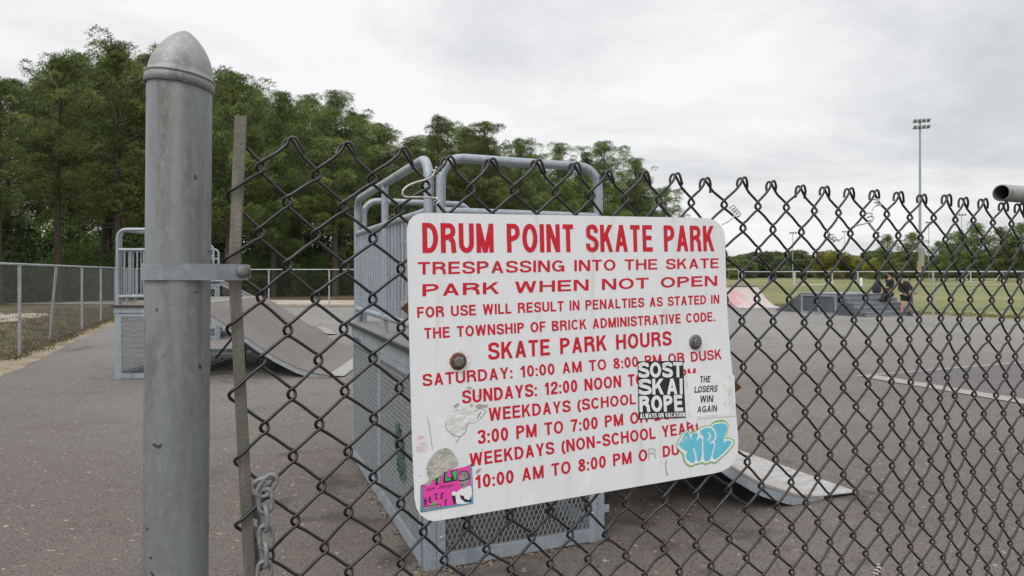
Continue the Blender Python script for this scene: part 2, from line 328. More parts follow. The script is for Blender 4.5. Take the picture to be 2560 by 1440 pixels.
def foliage(name, dark, light, yellow, tr=.25):
    m = bpy.data.materials.new(name); m.use_nodes = True; nt = m.node_tree; N, L = nt.nodes, nt.links
    b = N['Principled BSDF']; b.inputs['Roughness'].default_value = .65; b.inputs['Specular IOR Level'].default_value = .25
    a = N.new('ShaderNodeAttribute'); a.attribute_name = 'tuft'
    oi = N.new('ShaderNodeObjectInfo')
    cr = N.new('ShaderNodeValToRGB'); e = cr.color_ramp.elements
    e[0].position = 0; e[0].color = (*dark, 1); e[1].position = .8; e[1].color = (*light, 1)
    x = e.new(1.0); x.color = (*yellow, 1)
    L.new(a.outputs['Fac'], cr.inputs[0])
    hs = N.new('ShaderNodeHueSaturation'); L.new(cr.outputs[0], hs.inputs['Color'])
    r = N.new('ShaderNodeMapRange'); r.inputs[3].default_value = .78; r.inputs[4].default_value = 1.22; L.new(oi.outputs['Random'], r.inputs[0]); L.new(r.outputs[0], hs.inputs['Value'])
    r2 = N.new('ShaderNodeMapRange'); r2.inputs[3].default_value = .485; r2.inputs[4].default_value = .512; L.new(oi.outputs['Random'], r2.inputs[0]); L.new(r2.outputs[0], hs.inputs['Hue'])
    L.new(hs.outputs[0], b.inputs['Base Color'])
    t = N.new('ShaderNodeBsdfTranslucent'); L.new(hs.outputs[0], t.inputs[0])
    mx = N.new('ShaderNodeMixShader'); mx.inputs[0].default_value = tr
    L.new(b.outputs[0], mx.inputs[1]); L.new(t.outputs[0], mx.inputs[2]); L.new(mx.outputs[0], N['Material Output'].inputs[0])
    return m
MT['needle'] = foliage('pine needles', (.036, .060, .022), (.176, .232, .068), (.28, .315, .082), .14)
MT['leaf'] = foliage('broad leaves', (.042, .078, .026), (.125, .19, .052), (.18, .22, .055))
MT['leaf_yellow'] = foliage('turning leaves', (.135, .150, .036), (.29, .295, .060), (.36, .33, .065))
MT['leaf_haze'] = foliage('haze-tinted leaves', (.075, .098, .050), (.150, .18, .080), (.22, .205, .085))  # lightened leaf colours, distance haze painted in

# ---------------------------------------------------------------- ground
def sheet(name, pts, z, m, sub=0):
    b = MB(); b.poly([V(p[0], p[1], z) for p in pts]); o = b.build(name, m); o['kind'] = 'structure'; return o
sheet('ground', [(-900, -300), (900, -300), (900, 1500), (-900, 1500)], 0, MT['forest'])
sheet('grass_field', [(11.7, 33.4), (16.5, 70), (26, 120), (40, 235), (330, 235), (330, -20), (24.5, -20), (22.4, 15.3)], .004, MT['field'])
sheet('dry_grass_strip', [(11.75, 33.3), (12.6, 36.2), (14.9, 34.0), (19.2, 27.0), (24.3, 17), (28, -10), (25.4, -10), (22.3, 15.3)], .008, MT['dry_field'])
sheet('grass_verge', [(-9.2, 10.9), (-16.9, 30.9), (-17.3, 33.5), (-40, 33.5), (-34, 8), (-9, 5)], .004, MT['verge'])
def blob(cx, cy, rx, ry, seed, n=26):
    rnd = random.Random(seed)
    return [(cx + rx * math.cos(6.2832 * k / n) * rnd.uniform(.78, 1.15), cy + ry * math.sin(6.2832 * k / n) * rnd.uniform(.78, 1.15)) for k in range(n)]
sheet('sand_track', [(-60, 34.5), (-17.3, 33.9), (-10, 33.2), (0, 33.6), (11.0, 34.2), (11.4, 38.2), (0, 38.6), (-10, 38.4), (-24, 39.4), (-60, 40.5)], .008, MT['sand'])
sheet('sand_patch', blob(-19.6, 23.0, 3.0, 3.6, 3), .012, MT['sand'])
sheet('asphalt_yard', [(-8.0, -6), (-8.3, 10.9), (-12.3, 20.2), (-16.1, 29.6), (-15.9, 30.9), (-5, 30.9), (4, 31.3), (10.9, 31.9), (12.2, 31.0), (16.3, 25.9), (17.6, 23.0), (21.4, 15.3), (24.4, -6)], .012, MT['asphalt'])
def strip(name, line, w0, w1, z, m, seed):
    """ragged strip between two offsets to the right of a line"""
    rnd = random.Random(seed); L, Rr = [], []
    for (x0, y0), (x1, y1) in zip(line, line[1:]):
        d = V(x1 - x0, y1 - y0); n = V(d.y, -d.x).normalized(); k = max(2, int(d.length / .35))
        for i in range(k + 1):
            p = V(x0, y0) + d * i / k
            L.append(p + n * w0); Rr.append(p + n * (w1 + rnd.uniform(-.06, .07)))
    b = MB(); vs = [V(p.x, p.y, z) for p in L + Rr]; q = len(L)
    b.add(vs, [(i + 1, i, i + q, i + 1 + q) for i in range(q - 1)]); o = b.build(name, m); o['kind'] = 'structure'
strip('needle_strip', [(-4.2, 0.4), (-9.67, 12.96), (-17.0, 29.9)], -.25, .50, .016, MT['needles'], 4)
strip('dirt_strip', [(-17.5, 31.6), (11.3, 32.9)], -.8, .75, .016, MT['needles'], 5)
strip('dry_verge', [(11.5, 33.0), (17.8, 22.9), (22.2, 15.2), (25, 0)], -1.2, .25, .016, MT['dry_field'], 6)
FA, FB = V(.923, .385, 0), V(-.385, .923, 0)           # the yard's own directions
c0 = gnd(2150, 943)
def cq(a0, a1, b0, b1, z):
    return [c0 + FA * a0 - FB * b0 + V(0, 0, z), c0 + FA * a1 - FB * b0 + V(0, 0, z), c0 + FA * a1 - FB * b1 + V(0, 0, z), c0 + FA * a0 - FB * b1 + V(0, 0, z)]
for nm, q, m in (('dark_court', cq(.02, 9, .02, 6, .018), 'court'), ('white_line', cq(-.06, 9, -.035, .03, .022), 'line_white'),
                 ('tan_line', cq(.02, .30, .05, 6, .022), 'line_tan'), ('white_line', cq(-.05, .0, .03, 6, .026), 'line_white')):
    b = MB(); b.poly(q); b.build(nm, MT[m])['kind'] = 'structure'
sheet('white_stain', [tuple(gnd(x, y)[:2]) for x, y in ((1450, 1392), (1500, 1362), (1556, 1352), (1620, 1376), (1640, 1412), (1610, 1444), (1560, 1460), (1490, 1452), (1440, 1425))], .015, MT['stain'])

# ---------------------------------------------------------------- skate ramps
class Frame:
    def __init__(s, o, A): s.o = Vector(o); s.A = Vector(A).normalized(); s.B = V(-s.A.y, s.A.x, 0)
    def __call__(s, a, b, z): return s.o + s.A * a + s.B * b + V(0, 0, z)
    def M(s): return Matrix.Translation(s.o) @ Matrix((s.A, s.B, V(0, 0, 1))).transposed().to_4x4()
def expanded(mb, o, u, v, W, H, sw, lw, w):             # diamond mesh in the rectangle o + [0,W]u + [0,H]v
    u, v = Vector(u), Vector(v); nx, ny = int(W / (sw / 2)), int(H / (lw / 2)); sx, sy = W / nx, H / ny
    for i in range(nx):
        for j in range(ny):
            a, b = ((j, j + 1) if (i + j) % 2 == 0 else (j + 1, j))
            mb.tube([o + u * (i * sx) + v * (a * sy), o + u * ((i + 1) * sx) + v * (b * sy)], w, 3, caps=False, smooth=False)
PICK = {}
def rail(fr, root, p0, p1, z0, ztop, zmid, zlow, r, npick, nst=0, rr=.13, skip=0, name='guard_rail'):
    """a tubular guard rail from plan point p0 to p1 with rounded top corners, mid and low rails and round pickets"""
    (a0, b0), (a1, b1) = p0, p1
    P = lambda t, z: fr(lerp(a0, a1, t), lerp(b0, b1, t), z)
    m = MB(); m.tube(fillet([P(0, z0), P(0, ztop), P(1, ztop), P(1, z0)], rr), r, 10)
    for z in (zmid, zlow): m.tube([P(0, z), P(1, z)], r * .86, 10)
    for k in range(nst):
        t = (k + 1) / (nst + 1); m.tube([P(t, z0), P(t, ztop)], r * .86, 10)
    g = m.build(name, MT['galv'], root)
    for k in range(npick):
        t = (k + 1) / (npick + 1); q = MB(); q.tube([P(t, zlow), P(t, zmid)], r * .42, 6); q.build('picket', MT['galv'], g)
def ramp_thing(name, label, fr, w, d, h, prof, a_end, kick, rails, thick=.075, mesh_sw=(.034, .075), npanel=2, width0=0, braces=(.5,), mesh_w=.0042, ride='ramp'):
    root = empty(name, fr.M(), label, 'skate ramp', 'skate ramps in the yard')
    m = MB()                                           # deck
    m.box(fr(-.03, -.03, h - .03), fr.A * (w + .03), fr.B * (d + .06), V(0, 0, .03)); m.build('deck', MT['deck'], root)
    m = MB()
    for o, u, L in ((fr(-.035, -.04, h - .035), fr.A, w + .035), (fr(-.035, d + .034, h - .035), fr.A, w + .035)): m.box(o, u * L, fr.B * .006, V(0, 0, .028))
    m.box(fr(-.040, -.04, h - .035), fr.A * .006, fr.B * (d + .08), V(0, 0, .028)); m.build('edge_strip', MT['rim'], root)
    m = MB(); t = .06                                  # angle-iron frame
    zt = h - .037
    for (a, b) in ((0, 0), (0, d - t), (w - t, 0), (w - t, d - t)): m.box(fr(a, b, 0), fr.A * t, fr.B * t, V(0, 0, zt - .09))
    for b in (-.012, d - t + .012):
        m.box(fr(-.012, b, zt - .088), fr.A * (w + .024), fr.B * t, V(0, 0, .086)); m.box(fr(t, b + .014, .0), fr.A * (w - 2 * t), fr.B * .05, V(0, 0, .07))
    for a in (-.010, w - t + .010):
        m.box(fr(a, t, zt - .088), fr.A * t, fr.B * (d - 2 * t), V(0, 0, .084)); m.box(fr(a + .012, t, .0), fr.A * .05, fr.B * (d - 2 * t), V(0, 0, .07))
    m.build('frame', MT['galv'], root)
    # mesh side panels: front, left (in bays), back
    def panel(o, u, L):
        f = MB(); tt = .045; H = zt - .10
        for (x, l) in ((0, tt), (L - tt, tt)): f.box(o + u * x, u * l, u.cross(V(0, 0, 1)) * .012, V(0, 0, H))
        for z in (.012, H - tt): f.box(o + u * tt + V(0, 0, z), u * (L - 2 * tt), u.cross(V(0, 0, 1)) * .012, V(0, 0, tt + (.03 if z < .1 else 0)))
        for x in (.022, L - .022):                    # bolts
            for z in (.18, H * .55, H - .12): f.lathe(o + u * x + u.cross(V(0, 0, 1)) * .012 + V(0, 0, z), u.cross(V(0, 0, 1)), [(.009, 0), (.008, .005), (0, .006)], 8)
        p = f.build('mesh_panel', MT['galv'], root, fix=True)
        e = MB(); expanded(e, o + u * tt + V(0, 0, tt + .03), u, V(0, 0, 1), L - 2 * tt, H - 2 * tt - .03, *mesh_sw, mesh_w)
        e.build('steel_mesh', MT['mesh_steel'], p)
    panel(fr(t + .002, .0, 0), fr.A, w - 2 * t - .004)
    for k in range(npanel):
        L = (d - 2 * t - .01) / npanel; panel(fr(.0, d - t - .005 - k * L, 0), -fr.B, L - .006)
    # riding surface
    N = 26; A = [w + (a_end - w) * k / N for k in range(N + 1)]; Z = [table(a, prof) for a in A]
    m = MB(); vs, fs = [], []
    for a, z in zip(A, Z): vs += [fr(a, 0, z), fr(a, d, z), fr(a, d, z - .018), fr(a, 0, z - .018)]
    for k in range(N):
        b = 4 * k
        for e in range(4): fs.append((b + e, b + (e + 1) % 4, b + 4 + (e + 1) % 4, b + 4 + e))
    m.add(vs, fs); m.add([vs[i] for i in (0, 1, 2, 3)], [(0, 1, 2, 3)]); m.add([vs[-4], vs[-3], vs[-2], vs[-1]], [(3, 2, 1, 0)])
    m.build('riding_surface', MT[ride], root, fix=True)
    for b in (.004, d - .044):                          # curved steel side ribs under the surface
        m = MB(); vs, fs = [], []
        for a, z in zip(A, Z):
            zb = max(z - .018 - thick, .004); zc = max(z - .020, .006)
            vs += [fr(a, b, zc), fr(a, b + .04, zc), fr(a, b + .04, zb), fr(a, b, zb)]
        for k in range(N):
            q = 4 * k
            for e in range(4): fs.append((q + e, q + (e + 1) % 4, q + 4 + (e + 1) % 4, q + 4 + e))
        m.add(vs, fs); m.add(vs[:4], [(0, 1, 2, 3)]); m.add(vs[-4:], [(3, 2, 1, 0)]); m.build('side_rib', MT['galv'], root, fix=True)
    m = MB(); m.box(fr(w - .10, .0, h + .002), fr.A * .16, fr.B * d, V(0, 0, .006)); m.tube([fr(w + .05, 0, h - .012), fr(w + .05, d, h - .012)], .026, 10); m.build('coping', MT['kick'], root)
    z0 = Z[-1]
    m = MB(); o = [fr(a_end - .10, 0, z0 + .009), fr(a_end + kick, 0, .022), fr(a_end + kick, d, .022), fr(a_end - .10, d, z0 + .009)]
    m.prism(o, V(0, 0, -.006)); m.build('kick_plate', MT['kick'], root, fix=True)
    if braces:
        for b in [d * q for q in braces]:
            m = MB()
            aa = [w + (a_end - w) * f for f in (.22, .46)]
            for a in aa: m.bar(fr(a, b, 0), fr(a, b, table(a, prof) - .10), .04, .04)
            m.bar(fr(w, b, .15), fr(aa[0], b, table(aa[0], prof) - .16), .03, .03); m.bar(fr(w, b, h * .75), fr(aa[1], b, .06), .03, .03)
            m.build('under_brace', MT['shaded_steel'], root)
    for r in rails: rail(fr, root, **r)
    return root
# the ramp right behind the sign
f1 = Frame((-.47, 3.6, .012), (.923, .385, 0))
p1 = [(1.12, 1.215), (1.3, 1.02), (1.55, .78), (1.8, .57), (2.07, .365), (2.35, .20), (2.65, .09), (2.9, .035), (3.1, .02)]
ra = ramp_thing('skate_ramp', 'tall galvanised ramp with mesh sides and railings right behind the sign', f1, 1.12, 2.44, 1.20, p1, 2.93, .33,
    [dict(p0=(.03, .05), p1=(.03, 2.40), z0=1.20, ztop=2.275, zmid=1.975, zlow=1.315, r=.028, npick=22, nst=1),
     dict(p0=(.09, .02), p1=(1.09, .02), z0=1.20, ztop=2.275, zmid=1.975, zlow=1.315, r=.028, npick=9),
     dict(p0=(.09, 2.42), p1=(1.09, 2.42), z0=1.20, ztop=2.275, zmid=1.975, zlow=1.315, r=.028, npick=9)], mesh_w=.0033, mesh_sw=(.029, .062), ride='ramp_sheen', braces=(.75,))
m = MB()                                                # green spray over the mesh, just proud of it
for (b0, z0, rb, rz) in ((.62, .50, .10, .17), (.56, .38, .07, .12), (.69, .66, .05, .09)):
    pass
e = MB()
g0 = f1(-.006, .0, 0)
rnd = random.Random(8)
for i in range(26):
    for j in range(14):
        b = .36 + i * .0145; z = .32 + j * .031
        q = ((b - .545) / .15) ** 2 + ((z - .52 - (b - .545) * .5) / .17) ** 2
        if q < rnd.uniform(.1, 1.1):
            s = 1 if (i + j) % 2 else -1
            e.tube([f1(-.016, b, z), f1(-.016, b + .0145, z + s * .031)], .0042, 3, caps=False)
e.build('spray_mark', MT['green_paint'], ra)
m = MB(); m.box(f1(1.12, .0, .17), f1.A * .035, f1.B * .006, V(0, 0, .045)); m.build('lug', MT['galv'], ra)
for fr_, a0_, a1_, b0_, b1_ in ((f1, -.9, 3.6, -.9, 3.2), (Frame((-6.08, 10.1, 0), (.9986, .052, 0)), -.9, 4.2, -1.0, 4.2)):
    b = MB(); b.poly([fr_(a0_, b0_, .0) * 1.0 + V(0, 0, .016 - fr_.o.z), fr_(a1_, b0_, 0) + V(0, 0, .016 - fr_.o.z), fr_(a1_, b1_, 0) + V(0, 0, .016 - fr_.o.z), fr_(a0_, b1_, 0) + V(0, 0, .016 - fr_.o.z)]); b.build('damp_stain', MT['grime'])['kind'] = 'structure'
# the ramp behind the gate post
f2 = Frame((-6.08, 10.1, .012), (.9986, .052, 0))
p2 = [(1.05, 1.15), (1.36, 1.03), (1.94, .645), (2.41, .33), (2.75, .155), (2.99, .075), (3.25, .03), (3.6, .018)]
rb = ramp_thing('skate_ramp', 'wide ramp with low railings half hidden behind the gate post', f2, 1.05, 3.4, 1.135, p2, 3.25, .22,
    [dict(p0=(.03, .03), p1=(1.0, .03), z0=1.13, ztop=2.29, zmid=1.98, zlow=1.26, r=.028, npick=9),
     dict(p0=(.03, .10), p1=(.03, 3.3), z0=1.13, ztop=2.29, zmid=1.98, zlow=1.26, r=.028, npick=24)], mesh_sw=(.034, .075), npanel=3, mesh_w=.0028, braces=(.35, .8))
# a third ramp farther off
f3 = Frame((-8.24, 15.64, .012), (.923, .385, 0))
p3 = [(1.2, 1.42), (1.66, 1.176), (2.18, .88), (2.6, .60), (2.97, .369), (3.25, .20), (3.49, .10), (3.75, .04), (4.0, .018)]
rc = ramp_thing('skate_ramp', 'steeper far ramp seen between the gate post and the rusty bar', f3, 1.2, 2.44, 1.41, p3, 3.75, .25,
    [dict(p0=(.05, .03), p1=(1.06, .03), z0=1.40, ztop=2.30, zmid=2.02, zlow=1.55, r=.028, npick=8),
     dict(p0=(.05, 2.41), p1=(1.12, 2.41), z0=1.40, ztop=2.27, zmid=2.0, zlow=1.55, r=.028, npick=8)], npanel=2, mesh_sw=(.08, .16), mesh_w=.006)
# low curved ramp with pink scrawl
f4 = Frame((10.3, 29.6, .012), (.93, .38, 0))
root = empty('quarter_pipe', f4.M(), 'low curved ramp with pink scrawl beside the right edge of the sign', 'skate ramp', 'skate ramps in the yard')
m = MB(); vs, fs = [], []; N = 14
for k in range(N + 1):
    t = k / N; b = 1.45 * t; z = .92 * t ** 1.9 + .02
    vs += [f4(0, b, z), f4(2.25, b, z), f4(2.25, b, 0), f4(0, b, 0)]
for k in range(N):
    q = 4 * k
    for e in range(4): fs.append((q + e, q + (e + 1) % 4, q + 4 + (e + 1) % 4, q + 4 + e))
m.add(vs[:], [f for f in fs if True]); m.build('riding_surface', MT['pink'], root, fix=True)
m = MB(); m.box(f4(0, 1.452, 0), f4.A * 2.25, f4.B * .5, V(0, 0, .93)); m.tube([f4(0, 1.45, .945), f4(2.25, 1.45, .945)], .03, 8); m.build('platform', MT['box_dark'], root)
m = MB(); m.prism([f4(0, .06, .035), f4(2.25, .06, .035), f4(2.25, -.35, .012), f4(0, -.35, .012)], V(0, 0, -.006)); m.build('kick_plate', MT['kick'], root, fix=True)
# stepped fun box
f5 = Frame((12.85, 23.9, .012), (.93, .38, 0))
root = empty('fun_box', f5.M(), 'dark steel box with steps and a sloped end, two bags left on it', 'skate box')
m = MB(); H = .80; W = 2.62; n = 5
for k in range(n): m.box(f5(.03, .26 * k + .02, .002), f5.A * (W - .06), f5.B * (1.3 - .26 * k - .02), V(0, 0, H * (k + 1) / n - .03) if k == 0 else V(0, 0, H * (k + 1) / n - .03))
m.build('stair_body', MT['box_top'], root)
for k in range(n):
    m = MB(); m.box(f5(0, .26 * k, H * (k + 1) / n - .028), f5.A * W, f5.B * .30, V(0, 0, .03)); m.build('tread', MT['box_top'], root)
m = MB()
for a in (-.006, W - .03):
    m.prism([f5(a, 0, .0), f5(a, 1.3, .0), f5(a, 1.3, H - .05)], f5.A * .03)
m.build('stair_side', MT['box_dark'], root, fix=True)
m = MB(); m.box(f5(.02, 1.31, 0), f5.A * (W - .04), f5.B * 1.7, V(0, 0, H - .03)); m.build('body', MT['box_dark'], root)
m = MB()
for b in (1.31, 2.1, 2.95): m.box(f5(-.012, b, 0), f5.A * .03, f5.B * .09, V(0, 0, H - .035))
for z in (.0, H - .11): m.box(f5(-.009, 1.40, z), f5.A * .028, f5.B * 1.56, V(0, 0, .07))
m.build('side_frame', MT['galv'], root)
m = MB(); m.box(f5(-.02, 1.29, H - .028), f5.A * (W + .04), f5.B * 1.75, V(0, 0, .035)); m.build('deck', MT['box_top'], root)
m = MB(); m.prism([f5(0, 3.05, 0), f5(0, 4.45, 0), f5(0, 3.05, H - .01)], f5.A * W); m.build('slope', MT['box_dark'], root, fix=True)

# ---------------------------------------------------------------- the broken black chain-link fence
TH = R(22.5); FU = V(math.cos(TH), math.sin(TH), 0); FN = V(math.sin(TH), -math.cos(TH), 0); F0 = V(-.149, .985, 0)
def fp(px, py, off=0.0):                                # photo pixel -> point on the fence plane (off metres towards the street)
    d = V((px - CX) / F, 1, (HY - py) / F); e = V(0, 0, EYE); o = F0 + FN * off
    return e + d * ((o - e).dot(FN) / d.dot(FN))
def ft(p): return (p - F0).dot(FU)
FM = Matrix((FU, -FN, V(0, 0, 1))).transposed().to_4x4(); FM.translation = F0
fence = empty('chain_link_fence', FM, 'black wire chain-link fence with no top rail in front of the skate park', 'fence')
apex = [(720, 347), (862, 362), (1003, 375), (1118, 401), (1228, 401), (1342, 404), (1437, 414), (1522, 430), (1617, 431), (1700, 438), (1776, 447), (1866, 447),
        (1940, 456), (2013, 464), (2076, 471), (2138, 471), (2202, 476), (2258, 482), (2309, 489), (2365, 491), (2408, 496), (2456, 501), (2507, 508), (2547, 512)]
tops = [(ft(fp(*p)), fp(*p).z) for p in apex]
dt = (tops[-1][0] - tops[12][0]) / 11; dz = (tops[-1][1] - tops[8][1]) / 15
while len(tops) < 33: tops.append((tops[-1][0] + dt, tops[-1][1] + dz))
t_first = ft(fp(572, 420)); NC = 2 * len(tops) + 1
colt = {0: t_first, 1: (t_first + tops[0][0]) / 2 + .002}; colz = {0: tops[0][1] + .006, 1: tops[0][1] + .003}
for n, (t, z) in enumerate(tops):
    colt[2 * n + 2] = t; colz[2 * n + 2] = z
    if n + 1 < len(tops): colt[2 * n + 3] = (t + tops[n + 1][0]) / 2; colz[2 * n + 3] = (z + tops[n + 1][1]) / 2
NC = 2 * len(tops)
HV = .0440                                              # half the height of one diamond
def wob(i, j, s): return math.sin(i * 12.9898 + j * 78.233 + s * 37.7) * 43758.5453 % 1 - .5
bar_px = [(290, 602), (480, 594), (640, 588), (700, 587), (830, 594), (1000, 602), (1175, 611), (1300, 618), (1440, 625)]
def bar_t(z):                                           # the bent tension bar's course
    py = 680 - (z - EYE) * F / .90
    if py <= 1440: px = table(py, [(a, b) for a, b in bar_px])
    else: px = 625 + (py - 1440) * .03
    return ft(fp(px, py))
def node(i, j):
    hv = lerp(.0446, .0438, min(1, i / 8)); z = colz[i] - j * hv
    t = colt[i]
    base = bar_t(z) - .0095 - colt[0]
    t += base * max(0, 1 - i / 7.0)
    return t + wob(i, j, 1) * .0042, z + wob(i, j, 2) * .0042
JM = int(1.80 / HV)
WR = .00236; OFF = .0031
def fl(t, z, off): return F0 + FU * t + V(0, 0, z) + FN * off
bulge = lambda t, z: (min(.0015, -.006 + .011 * math.sin(t * 5.1 + 1) * math.sin(z * 4.0) + .005 * math.sin(t * 11 + z * 7))) * min(1, max(0, (t - t_first) / .12))
def wire(k):
    pts = []; j = 0
    seq = []
    for j in range(JM + 1):
        i = k if (j + k) % 2 == 0 else k + 1
        if i > NC: return None
        seq.append((i, j))
    for q, (i, j) in enumerate(seq):
        t, z = node(i, j); left = (i == k); e = -.0043 if left else .0043; big = 1.0
        if i == 0: e = -.0032; big = 2.4
        # before the turn: the segment coming from above; after: the one going on below
        inoff = OFF if left else -OFF                   # coming down to a left turn runs "/" (street side)
        outoff = -OFF if left else OFF
        off0 = bulge(t, z)
        if q > 0:
            ti, zi = node(*seq[q - 1])
            pts.append((t + (ti - t) * .55 + e * .2, z + (zi - z) * .53, inoff * lerp(1, big, .5) + off0))
            pts.append((t + (ti - t) * .14, z + (zi - z) * .245, inoff * big + off0))
        if q > 0 or j > 0:
            pts.append((t + e * .95, z + .0043, inoff * .85 * big + off0)); pts.append((t + e * .95, z - .0043, outoff * .85 * big + off0))
        if q < len(seq) - 1:
            tn, zn = node(*seq[q + 1])
            if q > 0: pts.append((t + (tn - t) * .14, z + (zn - z) * .245, outoff * big + off0))
    return seq, pts
mb = MB()
for k in range(NC):
    w = wire(k)
    if w is None: continue
    seq, pts = w
    i0 = seq[0][0]; t, z = node(i0, 0)
    if i0 >= 2:                                        # knuckled top end
        t1, z1 = node(*seq[1]); s = 1 if t1 > t else -1; dx, dzz = (t1 - t), (z1 - z); o0 = bulge(t, z)
        L = .50 + wob(k, 3, 5) * .12
        w_ = lerp(1.0, .52, min(1, i0 / 26)); r1, r2, r3 = wob(k, 1, 4), wob(k, 2, 4), wob(k, 5, 2)   # seen face on the hooks lie long, farther along they are bent tighter
        if s > 0:                                      # wire running down to the right, its end hooked back over to the left
            head = [(t - (.0125 + r2 * .005) * w_, z - .0165 - r1 * .008, -OFF * 1.9 + o0), (t - .0096 * w_, z - .0060, -OFF * 2.5 + o0), (t - .0050 * w_, z + .0014, -OFF * 2.0 + o0), (t + .0012, z + .0014, -OFF * 1.2 + o0), (t + dx * .22, z + dzz * .18, -OFF + o0), (t + dx * .5, z + dzz * .5, -OFF + o0)]
        else:                                          # wire running down to the left, its end curled over the crown and down the right
            head = [(t + (.0165 + r2 * .009) * w_, z - .0205 - r1 * .010, OFF * (1.0 + r3) + o0), (t + .0122 * w_, z - .0080, OFF * 1.9 + o0), (t + .0068 * w_, z + .0014, OFF * 1.8 + o0), (t + .0008, z + .0030, OFF * 1.3 + o0), (t - .0030, z - .0015, OFF * .9 + o0), (t + dx * .16, z + dzz * .20, OFF + o0), (t + dx * .5, z + dzz * .5, OFF + o0)]
        pts = head + pts[2:]
    P = spline([fl(*p) for p in pts], 2)
    if min(p.z for p in P) < .02: P = [p for p in P if p.z > .02]
    mb.tube(P, WR, 7)
mb.build('wire_mesh', MT['vinyl'], fence)
# gate post with pointed cap
pb, pt = fp(440, 1440, -.02), fp(449.5, 224, -.02)
ax = (pt - pb).normalized(); foot = pb - ax * (pb.z / ax.z); PR = .0397
m = MB(); n = 40
L = (pt - foot).length
m.lathe(foot, ax, [(PR, 0), (PR, L + .01)], 48); post = m.build('post', MT['post'], fence)
ctop = pt + ax * .0; tilt = (ax + FU * .095 + FN * -.02).normalized()
cap_prof = [(PR + .0008, -.0092), (PR + .0030, -.0087), (PR + .0030, .0015), (PR + .0024, .0035), (PR + .0040, .0042), (PR + .0042, .0058), (PR + .0028, .0072), (PR + .0008, .0078)]
H = .0640
for k in range(19):
    a = math.sin(k / 18 * 1.5708); r = (PR + .0004) * (1 - a ** 1.88) ** .74 if a < 1 else 0
    cap_prof.append((max(r, 0.0), .0080 + H * a * .985))
m = MB(); m.lathe(ctop + ax * .0095, tilt, cap_prof, 48); m.build('post_cap', MT['cap'], post)
for c, z, w in (((.02, -.0), .0, 0),): pass
# tension band: strap round the post running out to the bar
bc = fp(440, 679.5, -.02); bc = foot + ax * ((bc - foot).dot(ax)); hb = .0107
r = PR + .0022; end = fp(627, 678, .013)
e2 = end - bc; e2 -= ax * e2.dot(ax); dirx = e2.normalized(); nrm = ax.cross(dirx).normalized()
if nrm.dot(FN) < 0: nrm = -nrm
path = []
ts = e2.dot(dirx)
for k in range(19):
    a = R(90 + 10 * k * 1.06); path.append(dirx * math.cos(a) * r + nrm * math.sin(a) * r)
path = [dirx * ts + nrm * (e2.dot(nrm))] + [dirx * (ts * .6) + nrm * (r * .45 + e2.dot(nrm) * .55)] + path
def strap(P, th):
    q = MB(); vs = []
    for i, p in enumerate(P):
        a = P[max(i - 1, 0)]; b = P[min(i + 1, len(P) - 1)]; tg = (b - a).normalized(); nn = ax.cross(tg).normalized()
        if nn.dot(p - dirx * min(max(p.dot(dirx), 0), ts)) < 0 and p.length > 1e-6: nn = -nn
        h = hb * (.80 if i == 0 else 1)
        vs += [bc + p - ax * h, bc + p + ax * h, bc + p + nn * th + ax * h, bc + p + nn * th - ax * h]
    fs = []
    for i in range(len(P) - 1):
        for e in range(4): fs.append((4 * i + e, 4 * i + (e + 1) % 4, 4 * i + 4 + (e + 1) % 4, 4 * i + 4 + e))
    q.add(vs, fs + [(0, 1, 2, 3), (len(vs) - 1, len(vs) - 2, len(vs) - 3, len(vs) - 4)]); return q
P0 = path[0]; path.insert(1, P0 - dirx * .0042)
band = strap(path, .0024).build('tension_band', MT['band'], fence, fix=True)
m = MB(); bo = fp(606, 679, .0165); m.lathe(bo, FN, [(.0080, -.004), (.0080, .0010), (.0074, .0028), (.0048, .0042), (0, .0048)], 24); m.build('carriage_bolt', MT['bolt'], band)
# the bent tension bar
m = MB(); rows = []; NB = 60
for k in range(NB + 1):
    py = 290 + k / NB * (1440 - 290); px = table(py, bar_px); rows.append(fp(px, py, 0))
last = rows[-1]; dd = (rows[-1] - rows[-4]).normalized()
rows.append(last + dd * (last.z - .03) / -dd.z)
vs, fs = [], []; hw = .0077; th = .0022
for p in rows:
    for u, n_ in ((-hw, -th), (-hw, th - .0005), (-hw + .001, th), (hw - .001, th), (hw, th - .0005), (hw, -th)): vs.append(p + FU * u + FN * n_)
for i in range(len(rows) - 1):
    for e in range(6): fs.append((6 * i + e, 6 * i + (e + 1) % 6, 6 * i + 6 + (e + 1) % 6, 6 * i + 6 + e))
m.add(vs, fs + [(0, 1, 2, 3, 4, 5), tuple(range(len(vs) - 1, len(vs) - 7, -1))]); m.build('tension_bar', MT['bar'], fence, fix=True)
# loose end of the old top rail on the right, carried by the next post out of frame
a = fp(2503, 482, .012); b = a + FU * 1.25 - V(0, 0, .004); ro, ri = .0192, .0168; d = (b - a).normalized()
m = MB(); n = 28; x = d.cross(V(0, 0, 1)).normalized(); y = d.cross(x)
ring = lambda c, r_: [c + (x * math.cos(6.2832 * k / n) + y * math.sin(6.2832 * k / n)) * r_ for k in range(n)]
vs = ring(b, ro) + ring(a, ro) + ring(a, ri); m.add(vs, [(i * n + k, i * n + (k + 1) % n, (i + 1) * n + (k + 1) % n, (i + 1) * n + k) for i in range(2) for k in range(n)], True)
rl = m.build('top_rail', MT['pipe'], fence, fix=True)
m = MB(); vs = ring(a + d * .0004, ri - .0003) + ring(b, ri - .0003); m.add(vs, [(k, (k + 1) % n, n + (k + 1) % n, n + k) for k in range(n)], True); m.build('pipe_bore', MT['dark_in'], rl)
